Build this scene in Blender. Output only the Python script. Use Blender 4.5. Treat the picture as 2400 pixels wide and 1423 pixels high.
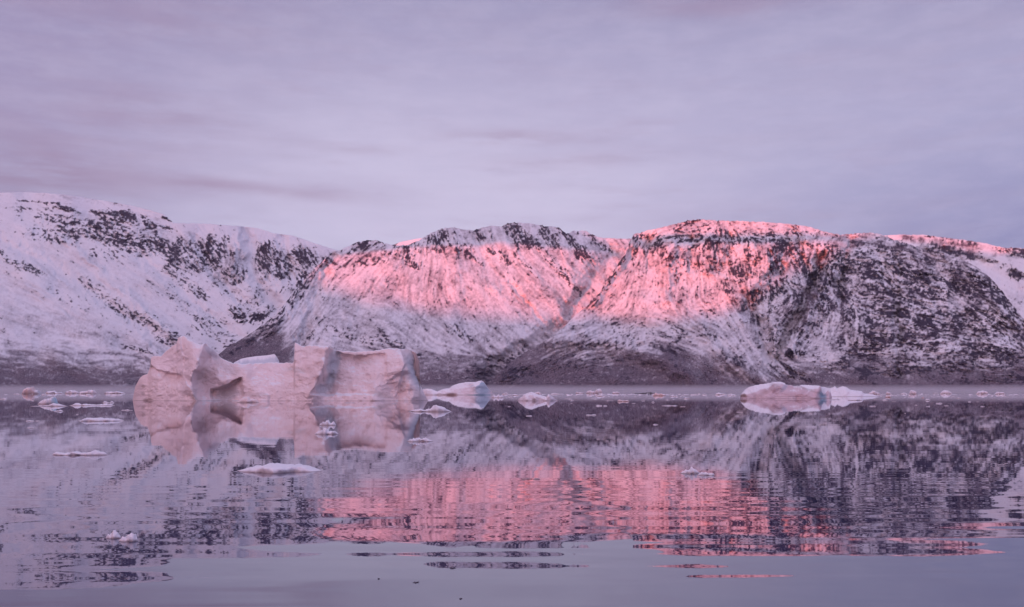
import bpy, math, random
import numpy as np

# ------------------------------------------------------------------ scene, camera
for _o in list(bpy.data.objects):
    bpy.data.objects.remove(_o)
SC = bpy.context.scene
COL = SC.collection
F = 2400 * 35.0 / 36.0          # focal length in photo pixels
CX, HY = 1200.0, 920.0          # principal column and horizon row of the photo
CAMH = 3.0

cam = bpy.data.cameras.new('camera')
cam.lens = 35; cam.sensor_width = 36
cam.shift_y = (HY - 711.5) / 2400
cam.clip_start = 0.5; cam.clip_end = 90000
camo = bpy.data.objects.new('camera', cam); COL.objects.link(camo)
camo.location = (0, 0, CAMH); camo.rotation_euler = (math.pi / 2, 0, 0)
SC.camera = camo
SC.view_settings.view_transform = 'Standard'
SC.view_settings.look = 'None'
SC.view_settings.exposure = 0.0
SC.view_settings.gamma = 1.0
SC.cycles.max_bounces = 5
SC.cycles.volume_bounces = 0
SC.cycles.diffuse_bounces = 2
SC.cycles.glossy_bounces = 3
SC.cycles.caustics_reflective = False
SC.cycles.sample_clamp_indirect = 4.0

# ------------------------------------------------------------------ node helper
class NT:
    def __init__(s, tree):
        s.t = tree; s.n = tree.nodes; s.l = tree.links
    def node(s, typ, **kw):
        n = s.n.new(typ)
        for k, v in kw.items(): setattr(n, k, v)
        return n
    def put(s, sock, v):
        if hasattr(v, 'node'): s.l.new(v, sock)
        else:
            if isinstance(v, (tuple, list)) and len(v) == 3 and len(getattr(sock, 'default_value', (0,)*3)) == 4:
                v = (*v, 1)
            sock.default_value = v
    def math(s, op, a, b=None, c=None, clamp=False):
        n = s.node('ShaderNodeMath', operation=op, use_clamp=clamp)
        for i, v in enumerate((a, b, c)):
            if v is not None: s.put(n.inputs[i], v)
        return n.outputs[0]
    def mix(s, f, a, b, mode='MIX'):
        n = s.node('ShaderNodeMix', data_type='RGBA', blend_type=mode)
        s.put(n.inputs[0], f); s.put(n.inputs[6], a); s.put(n.inputs[7], b)
        return n.outputs[2]
    def ramp(s, v, a, b, lo=0.0, hi=1.0, smooth=True):
        n = s.node('ShaderNodeMapRange', interpolation_type='SMOOTHSTEP' if smooth else 'LINEAR')
        for i, q in enumerate((v, a, b, lo, hi)): s.put(n.inputs[i], q)
        return n.outputs[0]
    def noise(s, vec, scale, detail=4, rough=0.5, color=False):
        n = s.node('ShaderNodeTexNoise')
        s.put(n.inputs['Vector'], vec); s.put(n.inputs['Scale'], scale)
        s.put(n.inputs['Detail'], detail); s.put(n.inputs['Roughness'], rough)
        return n.outputs[1 if color else 0]
    def mapping(s, vec, scale=(1, 1, 1), rot=(0, 0, 0), loc=(0, 0, 0)):
        n = s.node('ShaderNodeMapping')
        s.put(n.inputs[0], vec)
        n.inputs['Scale'].default_value = scale; n.inputs['Rotation'].default_value = rot
        n.inputs['Location'].default_value = loc
        return n.outputs[0]
    def attr(s, name):
        return s.node('ShaderNodeAttribute', attribute_name=name).outputs['Fac']

# ------------------------------------------------------------------ sun and sky
SUN_EL = math.radians(6.0)
SUN_AZ = math.radians(34.0)                     # the sun stands behind the viewer, 34 degrees to the left
sh = np.array([-math.sin(SUN_AZ), -math.cos(SUN_AZ)])   # horizontal direction towards the sun
pa = np.array([math.cos(SUN_AZ), -math.sin(SUN_AZ)])    # across it
SUN_STRENGTH = 5.0
SUN_COLOR = (1.0, 0.13, 0.085)
from mathutils import Vector
sun = bpy.data.lights.new('sun', 'SUN')
sun.energy = SUN_STRENGTH; sun.color = SUN_COLOR; sun.angle = math.radians(0.53)
suno = bpy.data.objects.new('sun', sun); COL.objects.link(suno)
tosun = Vector((sh[0] * math.cos(SUN_EL), sh[1] * math.cos(SUN_EL), math.sin(SUN_EL)))
suno.rotation_euler = tosun.to_track_quat('Z', 'Y').to_euler()

world = bpy.data.worlds.new('World'); SC.world = world; world.use_nodes = True
world.node_tree.nodes.clear()
w = NT(world.node_tree)
tc = w.node('ShaderNodeTexCoord').outputs['Generated']
sep = w.node('ShaderNodeSeparateXYZ'); w.put(sep.inputs[0], tc)
dx, dy, dz = sep.outputs
az = w.math('ARCTAN2', dx, dy)                  # 0 straight ahead, positive to the right
comb = w.node('ShaderNodeCombineXYZ'); w.put(comb.inputs[0], az); w.put(comb.inputs[1], dz)
cv = comb.outputs[0]
# thin high overcast, stretched along the horizon
n1 = w.noise(w.mapping(cv, (2.2, 9.0, 1), loc=(3.1, 1.7, 0)), 1.0, 6, 0.55)
n2 = w.noise(w.mapping(cv, (7.0, 42.0, 1), rot=(0, 0, 0.04), loc=(9.3, 4.4, 0)), 1.0, 5, 0.6)
elev = w.ramp(dz, 0.05, 0.56)
low = (0.590, 0.560, 0.800)
high = (0.205, 0.188, 0.365)
base = w.mix(elev, low, high)
# brighter lavender veil left of centre, bluer to the right
veil = w.math('MULTIPLY', w.ramp(w.math('ABSOLUTE', w.math('ADD', az, 0.02)), 0.0, 0.75, 1, 0),
              w.ramp(w.math('ABSOLUTE', w.math('SUBTRACT', dz, 0.20)), 0.0, 0.24, 1, 0))
base = w.mix(w.math('MULTIPLY', veil, 0.55), base, (0.69, 0.63, 0.83))
blue = w.math('MULTIPLY', w.ramp(az, 0.05, 0.48), w.ramp(dz, 0.34, 0.08))
base = w.mix(w.math('MULTIPLY', blue, 0.95), base, (0.235, 0.245, 0.480))
lft = w.math('MULTIPLY', w.ramp(az, -0.12, -0.55), w.ramp(dz, 0.9, 0.3))
base = w.mix(w.math('MULTIPLY', lft, 0.7), base, (0.330, 0.275, 0.475))
base = w.mix(w.ramp(n1, 0.38, 0.68, 0.0, 0.26), base, (0.36, 0.325, 0.54))
base = w.mix(w.ramp(n2, 0.52, 0.75, 0.0, 0.32), base, (0.42, 0.34, 0.52))
n3 = w.noise(w.mapping(cv, (16.0, 55.0, 1), loc=(2.3, 8.4, 0)), 1.0, 7, 0.68)
base = w.mix(w.ramp(n3, 0.35, 0.70, 0.0, 0.16), base, (0.72, 0.65, 0.86))
n4 = w.noise(w.mapping(cv, (5.0, 26.0, 1), rot=(0, 0, -0.06), loc=(12.3, 1.4, 0)), 1.0, 6, 0.62)
base = w.mix(w.ramp(n4, 0.45, 0.70, 0.0, 0.16), base, (0.38, 0.31, 0.47))
def streak(node, a0, z0, ra, rz, tilt, amt, colr):
    u = w.math('DIVIDE', w.math('SUBTRACT', az, a0), ra)
    v = w.math('DIVIDE', w.math('ADD', w.math('SUBTRACT', dz, z0), w.math('MULTIPLY', w.math('SUBTRACT', az, a0), tilt)), rz)
    d = w.math('ADD', w.math('POWER', u, 2), w.math('POWER', v, 2))
    g = w.math('MULTIPLY', w.math('EXPONENT', w.math('MULTIPLY', d, -1.0)), w.ramp(n2, 0.30, 0.62))
    return w.mix(w.math('MULTIPLY', g, amt), node, colr)
def saz(px): return math.atan((px - CX) / F)
def sz(px, py):
    v = Vector(((px - CX) / F, 1, (HY - py) / F)).normalized(); return v.z
for (px, py, ra, rz, tilt, amt) in ((660, 450, .075, .005, .03, .38), (480, 430, .06, .006, 0, .4), (1180, 322, .06, .007, 0, .6),
                                    (830, 345, .06, .006, .05, .35), (80, 400, .10, .03, 0, .7), (330, 270, .12, .03, 0, .35),
                                    (1380, 376, .08, .006, .03, .3), (1700, 8, .12, .012, 0, .4), (300, 30, .2, .03, 0, .3)):
    base = streak(base, saz(px), sz(px, py), ra, rz, tilt, amt, (0.34, 0.235, 0.375))
# dusk glow in the half of the sky behind the viewer, centred on the sun
dotp = w.node('ShaderNodeVectorMath', operation='DOT_PRODUCT'); w.put(dotp.inputs[0], tc); dotp.inputs[1].default_value = tosun
rear = w.math('MULTIPLY', w.ramp(dy, 0.25, -0.45), w.ramp(dz, -0.02, 0.1))
base = w.mix(rear, base, (0.66, 0.635, 1.04))
base = w.mix(w.ramp(dz, 0.42, 0.85), base, (0.62, 0.58, 0.88))
glow = w.math('MULTIPLY', w.ramp(dotp.outputs['Value'], 0.35, 1.0), w.ramp(dz, 0.8, 0.0))
base = w.mix(glow, base, (3.7, 1.95, 1.95))
nish = w.node('ShaderNodeTexSky', sky_type='NISHITA', sun_disc=False, sun_elevation=SUN_EL, sun_rotation=math.pi + SUN_AZ)
nb = w.node('ShaderNodeBackground'); w.put(nb.inputs[0], nish.outputs[0]); nb.inputs[1].default_value = 0.08
cb = w.node('ShaderNodeBackground'); w.put(cb.inputs[0], base); cb.inputs[1].default_value = 1.0
ms = w.node('ShaderNodeMixShader'); ms.inputs[0].default_value = 0.96
w.l.new(nb.outputs[0], ms.inputs[1]); w.l.new(cb.outputs[0], ms.inputs[2])
wo = w.node('ShaderNodeOutputWorld'); w.l.new(ms.outputs[0], wo.inputs[0])

# ------------------------------------------------------------------ noise on arrays
def _tab(seed): return np.random.RandomState(seed).rand(256, 256)
def vnoise(x, y, seed=0):
    t = _tab(seed)
    xi = np.floor(x).astype(int); yi = np.floor(y).astype(int)
    fx = x - xi; fy = y - yi
    fx = fx * fx * fx * (fx * (fx * 6 - 15) + 10); fy = fy * fy * fy * (fy * (fy * 6 - 15) + 10)
    a = t[yi & 255, xi & 255]; b = t[yi & 255, (xi + 1) & 255]
    c = t[(yi + 1) & 255, xi & 255]; d = t[(yi + 1) & 255, (xi + 1) & 255]
    return (a * (1 - fx) + b * fx) * (1 - fy) + (c * (1 - fx) + d * fx) * fy
def fbm(x, y, seed=0, octv=4, rough=0.5):
    s = 0; a = 1; n = 0
    for i in range(octv):
        s = s + a * (vnoise(x * 2 ** i + 17.3 * i, y * 2 ** i + 5.1 * i, seed + i) - 0.5); n += a * a; a *= rough
    return s / math.sqrt(n) * 4.0           # about unit variance
def norm(a): return (a - a.mean()) / (a.std() + 1e-9)
def sig(x): return 1 / (1 + np.exp(-np.clip(x, -30, 30)))

# raster of the far shore, in photo pixels, on which the cover and the relief are worked out
RS = 1.5
RX0, RX1, RY0, RY1 = -160.0, 2620.0, 436.0, 946.0
gx, gy = np.meshgrid(np.arange(RX0, RX1, RS), np.arange(RY0, RY1, RS))
H_, W_ = gx.shape
def samp(img, x, y):
    u = np.clip((x - RX0) / RS, 0, W_ - 1.001); v = np.clip((y - RY0) / RS, 0, H_ - 1.001)
    i = u.astype(int); j = v.astype(int); fu = u - i; fv = v - j
    return (img[j, i] * (1 - fu) + img[j, i + 1] * fu) * (1 - fv) + (img[j + 1, i] * (1 - fu) + img[j + 1, i + 1] * fu) * fv
def field(ctrl):
    c = 0; s = 0; wsum = 0
    for (x, y, a) in ctrl:
        a = math.radians(a) * 2
        wt = 1.0 / ((gx - x) ** 2 + (gy - y) ** 2 + 400.0) ** 1.5
        c = c + wt * math.cos(a); s = s + wt * math.sin(a)
    ang = np.arctan2(s, c) / 2 + 0.16 * fbm(gx / 40, gy / 40, 77, 2)
    return np.cos(ang), np.sin(ang)
def lic(fieldxy, cell, length, seed):
    vx, vy = fieldxy
    n = fbm(gx / cell, gy / cell, seed, 2, 0.6)
    acc = n.copy(); wt = 1.0
    steps = max(4, int(length / max(cell * 0.6, 1.5))); hstep = length / steps
    for sgn in (-1, 1):
        x, y = gx.copy(), gy.copy(); px, py = vx * sgn, vy * sgn
        for k in range(steps):
            x = x + px * hstep; y = y + py * hstep
            qx, qy = samp(vx, x, y), samp(vy, x, y)
            flip = np.sign(qx * px + qy * py); flip[flip == 0] = 1
            px, py = qx * flip, qy * flip
            wk = 1 - (k + 1) / (steps + 1)
            acc = acc + wk * samp(n, x, y)
    return norm(acc)
def blobs(lst, base=0.0, jit=0.35, seed=5):
    """chance of bare rock: each entry x, y, rx, ry, turn, amount; negative amounts are snow"""
    j = 1 + jit * fbm(gx / 22, gy / 22, seed, 3)
    p = np.full(gx.shape, base)
    for (x, y, rx, ry, r, a) in lst:
        r = math.radians(r); u = (gx - x) * math.cos(r) + (gy - y) * math.sin(r); v = -(gx - x) * math.sin(r) + (gy - y) * math.cos(r)
        d = (u / rx) ** 2 + (v / ry) ** 2
        g = 1 / (1 + np.exp(np.clip((d * j - 1) * 2.6, -30, 30)))
        if a >= 0: p = np.maximum(p, 0) + (1 - np.clip(p, 0, 1)) * 0 + np.maximum(0, a * g - p) * (g > 0)
        else: p = p * (1 + a * g)
    return np.clip(p, 0.0, 0.99)
def cover(nz, p, k=4.0):
    p = np.clip(p, 0.002, 0.995)
    return sig(k * (nz + np.log(p / (1 - p)) / 1.7))
def carve(lines):
    """gullies (positive: pushed back) and ribs (negative), polylines in photo pixels: (points, half width, metres)"""
    d = np.zeros(gx.shape)
    wx = gx + 4 * fbm(gx / 18, gy / 18, 31, 3); wy = gy + 3 * fbm(gx / 18, gy / 18, 33, 3)
    for pts, hw, m in lines:
        best = np.full(gx.shape, 1e9)
        for (x0, y0), (x1, y1) in zip(pts[:-1], pts[1:]):
            vx, vy = x1 - x0, y1 - y0
            t = np.clip(((wx - x0) * vx + (wy - y0) * vy) / (vx * vx + vy * vy), 0, 1)
            best = np.minimum(best, (wx - x0 - t * vx) ** 2 + (wy - y0 - t * vy) ** 2)
        d += m * np.exp(-best / (hw * hw))
    return d

# ------------------------------------------------------------------ materials
def new_mat(name):
    m = bpy.data.materials.new(name); m.use_nodes = True; m.node_tree.nodes.clear()
    return m, NT(m.node_tree)
def principled(t, color, rough=0.8, spec=0.2, bump=None, bump_d=1.0, bump_s=0.5, **kw):
    p = t.node('ShaderNodeBsdfPrincipled')
    t.put(p.inputs['Base Color'], color); t.put(p.inputs['Roughness'], rough)
    t.put(p.inputs['Specular IOR Level'], spec)
    if bump is not None:
        b = t.node('ShaderNodeBump'); b.inputs['Strength'].default_value = bump_s; b.inputs['Distance'].default_value = bump_d
        t.put(b.inputs['Height'], bump); t.l.new(b.outputs[0], p.inputs['Normal'])
    o = t.node('ShaderNodeOutputMaterial'); t.l.new(p.outputs[0], o.inputs[0])
    return p

def mountain_material():
    m, t = new_mat('snowy_rock')
    pos = t.node('ShaderNodeNewGeometry').outputs['Position']
    rock, brown = t.attr('rock'), t.attr('scree')
    nf = t.noise(pos, 0.17, 3, 0.7)
    nb_ = t.noise(pos, 0.004, 4, 0.6)
    r2 = t.ramp(t.math('ADD', rock, t.math('MULTIPLY', t.math('SUBTRACT', nf, 0.5), t.ramp(rock, 0.0, 0.25, 0.3, 1.5))), 0.20, 0.82)
    b2 = t.math('ADD', brown, t.math('MULTIPLY', t.math('SUBTRACT', nf, 0.5), t.ramp(brown, 0.0, 0.3, 0.15, 0.9)), clamp=True)
    snow = t.mix(nb_, (0.66, 0.66, 0.715), (0.76, 0.75, 0.785))
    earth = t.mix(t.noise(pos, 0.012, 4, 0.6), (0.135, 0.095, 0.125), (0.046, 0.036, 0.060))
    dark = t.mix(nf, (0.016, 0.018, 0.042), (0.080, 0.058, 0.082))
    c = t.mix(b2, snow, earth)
    c = t.mix(r2, c, dark)
    principled(t, c, 0.9, 0.1, bump=t.math('ADD', t.math('MULTIPLY', nf, 1.0), t.math('MULTIPLY', r2, 0.5)), bump_d=5.0, bump_s=0.5)
    return m
MOUNTAIN = mountain_material()

def ice_material(name, clean, warm, blue=(0.40, 0.47, 0.53), unit=1.0, up_lo=0.75, up_hi=0.96):
    m, t = new_mat(name)
    pos = t.node('ShaderNodeTexCoord').outputs['Object']
    geo = t.node('ShaderNodeNewGeometry')
    n_a = t.noise(pos, 0.10 * unit, 5, 0.6)
    n_b = t.noise(pos, 0.6 * unit, 5, 0.65)
    n_c = t.noise(pos, 3.0 * unit, 3, 0.6)
    up = t.node('ShaderNodeSeparateXYZ'); t.put(up.inputs[0], geo.outputs['Normal'])
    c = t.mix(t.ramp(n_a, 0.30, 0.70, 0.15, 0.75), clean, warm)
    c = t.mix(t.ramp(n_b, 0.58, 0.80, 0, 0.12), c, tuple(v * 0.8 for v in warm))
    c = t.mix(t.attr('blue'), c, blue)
    c = t.mix(t.ramp(up.outputs[2], up_lo, up_hi), c, (0.84, 0.81, 0.85))
    c = t.mix(t.attr('snow'), c, (0.86, 0.83, 0.87))
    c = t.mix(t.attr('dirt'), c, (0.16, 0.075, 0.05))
    vo = t.node('ShaderNodeTexVoronoi', feature='DISTANCE_TO_EDGE')
    wv = t.node('ShaderNodeVectorMath', operation='MULTIPLY_ADD'); t.l.new(t.noise(pos, 0.35 * unit, 3, 0.6, color=True), wv.inputs[0])
    wv.inputs[1].default_value = (3.0 / unit,) * 3; t.put(wv.inputs[2], pos); t.l.new(wv.outputs[0], vo.inputs['Vector'])
    vo.inputs['Scale'].default_value = 0.14 * unit
    crack = t.ramp(vo.outputs[0], 0.0, 0.05, 0.0, 1.0)
    h = t.math('ADD', t.math('ADD', t.math('MULTIPLY', n_b, 0.7), t.math('MULTIPLY', n_c, 0.25)), t.math('MULTIPLY', crack, 0.16))
    principled(t, c, 0.55, 0.3, bump=h, bump_d=1.1 / unit, bump_s=0.55)
    return m
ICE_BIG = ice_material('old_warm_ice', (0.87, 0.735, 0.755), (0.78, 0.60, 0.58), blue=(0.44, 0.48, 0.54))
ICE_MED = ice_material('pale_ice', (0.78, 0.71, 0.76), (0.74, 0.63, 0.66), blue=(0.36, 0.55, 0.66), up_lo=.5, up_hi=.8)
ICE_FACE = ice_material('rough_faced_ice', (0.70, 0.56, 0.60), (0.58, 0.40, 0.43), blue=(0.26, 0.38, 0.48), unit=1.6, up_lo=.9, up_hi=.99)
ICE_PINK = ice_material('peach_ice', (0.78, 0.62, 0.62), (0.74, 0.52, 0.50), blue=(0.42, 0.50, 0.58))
ICE_SMALL = ice_material('white_ice', (0.82, 0.79, 0.85), (0.80, 0.74, 0.79), blue=(0.45, 0.6, 0.7), unit=4.0)
ICE_DARK, _t = new_mat('dirty_ice')
_p = _t.node('ShaderNodeTexCoord').outputs['Object']
principled(_t, _t.mix(_t.noise(_p, 3.0, 4), (0.02, 0.017, 0.025), (0.07, 0.055, 0.06)), 0.6, 0.3)
WEED, _t = new_mat('weed')
_p = _t.node('ShaderNodeTexCoord').outputs['Object']
principled(_t, _t.mix(_t.noise(_p, 30.0, 3), (0.075, 0.06, 0.085), (0.13, 0.11, 0.13)), 0.6, 0.3)

def water_material():
    m, t = new_mat('still_fjord_water')
    pos = t.node('ShaderNodeNewGeometry').outputs['Position']
    s = t.node('ShaderNodeSeparateXYZ'); t.put(s.inputs[0], pos)
    dist = s.outputs[1]
    # long lazy ripples in the near water, dying out over the calm fjord
    big = t.noise(t.mapping(pos, (0.10, 0.44, 1), rot=(0, 0, 0.03)), 1.0, 0.5, 0.4)
    big2 = t.noise(t.mapping(pos, (0.13, 1.15, 1), loc=(11, 3, 0), rot=(0, 0, -0.04)), 1.0, 0.5, 0.5)
    fine = t.noise(t.mapping(pos, (0.12, 2.4, 1), loc=(5, 9, 0)), 1.0, 1, 0.5)
    side = t.noise(t.mapping(pos, (0.08, 0.7, 1), loc=(31, 7, 0)), 1.0, 1, 0.5)
    patch = t.ramp(t.noise(t.mapping(pos, (0.02, 0.05, 1)), 1.0, 2), 0.3, 0.7, 0.6, 1.3)
    near = t.math('MULTIPLY', t.ramp(dist, 19.0, 42.0, 1.0, 0.04), patch)
    mid = t.ramp(dist, 45.0, 160.0, 1.0, 0.07)
    ny = t.math('ADD', t.math('MULTIPLY', t.math('SUBTRACT', big, 0.5), 0.020), t.math('MULTIPLY', t.math('SUBTRACT', big2, 0.5), 0.044))
    ny = t.math('MULTIPLY', ny, near)
    ny = t.math('ADD', ny, t.math('MULTIPLY', t.math('MULTIPLY', t.math('SUBTRACT', fine, 0.5), 0.006), mid))
    nx = t.math('MULTIPLY', t.math('MULTIPLY', t.math('SUBTRACT', side, 0.5), 0.026), near)
    cb_ = t.node('ShaderNodeCombineXYZ'); t.put(cb_.inputs[0], nx); t.put(cb_.inputs[1], ny); cb_.inputs[2].default_value = 1.0
    nrm = t.node('ShaderNodeVectorMath', operation='NORMALIZE'); t.l.new(cb_.outputs[0], nrm.inputs[0])
    p = principled(t, (0.030, 0.034, 0.085), 0.012, 0.5)
    p.inputs['IOR'].default_value = 1.95
    t.l.new(nrm.outputs[0], p.inputs['Normal'])
    return m
WATER = water_material()

# ------------------------------------------------------------------ mesh helpers
def grid_faces(nr, nc, wrap=False, off=0):
    i, j = np.meshgrid(np.arange(nr - 1), np.arange(nc if wrap else nc - 1), indexing='ij')
    j2 = (j + 1) % nc
    a = i * nc + j; b = i * nc + j2; c = (i + 1) * nc + j2; d = (i + 1) * nc + j
    return np.stack([a, b, c, d], -1).reshape(-1, 4) + off
def make_mesh(name, verts, faces, mat, attrs=None, smooth=True, origin=None, parent=None):
    verts = np.asarray(verts, dtype=np.float64).reshape(-1, 3).copy()
    if origin is not None: verts -= np.array(origin)
    me = bpy.data.meshes.new(name)
    quads = isinstance(faces, np.ndarray)
    if quads:
        me.vertices.add(len(verts)); me.vertices.foreach_set('co', verts.astype(np.float32).ravel())
        me.loops.add(faces.size); me.loops.foreach_set('vertex_index', faces.astype(np.int32).ravel())
        me.polygons.add(len(faces))
        me.polygons.foreach_set('loop_start', np.arange(0, faces.size, 4, dtype=np.int32))
        me.update(calc_edges=True); me.validate()
    else:
        me.from_pydata(verts.tolist(), [], faces); me.update()
    me.polygons.foreach_set('use_smooth', np.full(len(me.polygons), smooth))
    for k, v in (attrs or {}).items():
        a = me.attributes.new(k, 'FLOAT', 'POINT'); a.data.foreach_set('value', np.asarray(v, dtype=np.float32).ravel())
    me.materials.append(mat)
    o = bpy.data.objects.new(name, me); COL.objects.link(o)
    if origin is not None and parent is None: o.location = origin
    if parent is not None: o.parent = parent
    return o
def tag(o, label=None, cat=None, group=None, kind=None):
    if label: o['label'] = label
    if cat: o['category'] = cat
    if group: o['group'] = group
    if kind: o['kind'] = kind
    return o
def pix(x, y, D):
    return np.stack([(x - CX) / F * D, D + 0 * x, CAMH + (HY - y) / F * D], -1)

# ------------------------------------------------------------------ the massifs across the fjord
class Massif:
    def __init__(s, name, sky, D0, k, flow, rock, rbase, brown_line, brown_blobs, lines, relief, seed,
                 dust=0.0, rough_sky=1.0, base_y=None, kcurve=None, k_rock=2.2):
        s.sky = sky; s.D0 = D0; s.k = k
        fl = field(flow)
        fine = lic(fl, 2.2, 5, seed + 1); med = lic(fl, 4.2, 12, seed + 2); coarse = lic(fl, 14, 60, seed + 3)
        longs = lic(fl, 4.5, 70, seed + 4)
        iso = norm(fbm(gx / 5, gy / 4, seed + 5, 3, 0.7))
        isoc = norm(fbm(gx / 34, gy / 30, seed + 6, 4, 0.55))
        nz = norm(0.75 * fine + 0.30 * med + 0.75 * iso + 0.20 * coarse + 0.28 * isoc + 0.16 * longs)
        p = blobs(rock, rbase, seed=seed)
        big_ = norm(fbm(gx / 75, gy / 60, seed + 40, 2, 0.4))
        rid = norm(-np.abs(fbm(gx / 15 + 0.8 * isoc, gy / 12 + 0.8 * coarse, seed + 12, 4, 0.6)))
        rids = norm(-np.abs(fbm(gx / 24 + 0.8 * isoc, gy / 18 + 0.8 * coarse, seed + 12, 2, 0.5)))
        nz = norm(nz - 0.30 * rid - 0.15 * rids)
        s.rock = cover(nz, p, k_rock)
        bl = np.interp(gx, [q[0] for q in brown_line], [q[1] for q in brown_line])
        nzb = norm(0.5 * med + 0.5 * coarse + 0.5 * isoc + 0.4 * iso)
        b = sig((gy - bl) / 15.0 + nzb * 1.1 + 0.6 * longs - 0.5 * rid) * 0.95 * (1 - 0.55 * sig(4 * (iso + 0.5 * longs - 2.0)))
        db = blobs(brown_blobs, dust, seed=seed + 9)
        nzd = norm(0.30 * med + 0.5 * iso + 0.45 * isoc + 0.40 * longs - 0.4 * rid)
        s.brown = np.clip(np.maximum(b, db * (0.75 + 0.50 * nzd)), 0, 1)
        s.rel = carve(lines) + relief * (0.20 * coarse * (0.4 + p) + 0.9 * big_) + relief * 0.06 * longs - relief * 0.55 * rids * (0.06 + p) - 12 * (s.rock - 0.3) + (0.2 + 3.5 * s.rock) * iso
        s.name = name; s.rough_sky = rough_sky; s.seed = seed; s.base_y = base_y
    def D(s, x, y):
        x = np.asarray(x, float); y = np.asarray(y, float)
        e = (HY - y) / F
        D0 = np.interp(x, [q[0] for q in s.D0], [q[1] for q in s.D0])
        k = np.interp(x, [q[0] for q in s.k], [q[1] for q in s.k])
        fade = np.clip((HY - y) / 40.0, 0.05, 1)
        return (D0 + samp(s.rel, x, y) * fade) / (1 - k * np.clip(e, 0, 1))
    def build(s, x0, x1, step=1.6, rows=260, label=None):
        xs = np.arange(x0, x1 + step, step)
        sk = np.interp(xs, [q[0] for q in s.sky], [q[1] for q in s.sky])
        rk = samp(s.rock, xs, sk + 6)
        sk = sk + s.rough_sky * (0.5 + rk) * 0.9 * fbm(xs / 5.0, xs * 0 + 3, s.seed + 20, 3)
        sk = np.minimum(sk, HY - 4)
        t = np.linspace(0, 1, rows)[:, None]
        yb = HY + 3.0                                   # starts just under the water
        Y = yb + (sk[None, :] - yb) * t
        X = np.broadcast_to(xs, Y.shape)
        D = s.D(X, Y)
        P = pix(X, Y, D)
        top = P[-1]
        back = []
        ray = np.stack([(xs - CX) / F, np.ones_like(xs)], -1)
        for dd, zf in ((8, 1.0), (40, .998), (120, .985), (300, .95), (700, .86), (1300, .6), (2200, .2), (2800, -0.05)):
            q = top.copy(); q[:, 0] += ray[:, 0] * dd; q[:, 1] += dd; q[:, 2] = top[:, 2] * zf if zf > 0 else -20
            q[:, 2] = np.minimum(q[:, 2], top[:, 2] + 0 * dd)
            back.append(q)
        P = np.concatenate([P] + [b[None] for b in back], 0)
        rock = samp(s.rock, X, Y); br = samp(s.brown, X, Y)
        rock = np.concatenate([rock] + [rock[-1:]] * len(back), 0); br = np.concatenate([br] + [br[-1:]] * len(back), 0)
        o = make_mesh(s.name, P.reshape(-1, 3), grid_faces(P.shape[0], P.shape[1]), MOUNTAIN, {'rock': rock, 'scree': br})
        return tag(o, label, None, None, 'structure')

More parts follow.
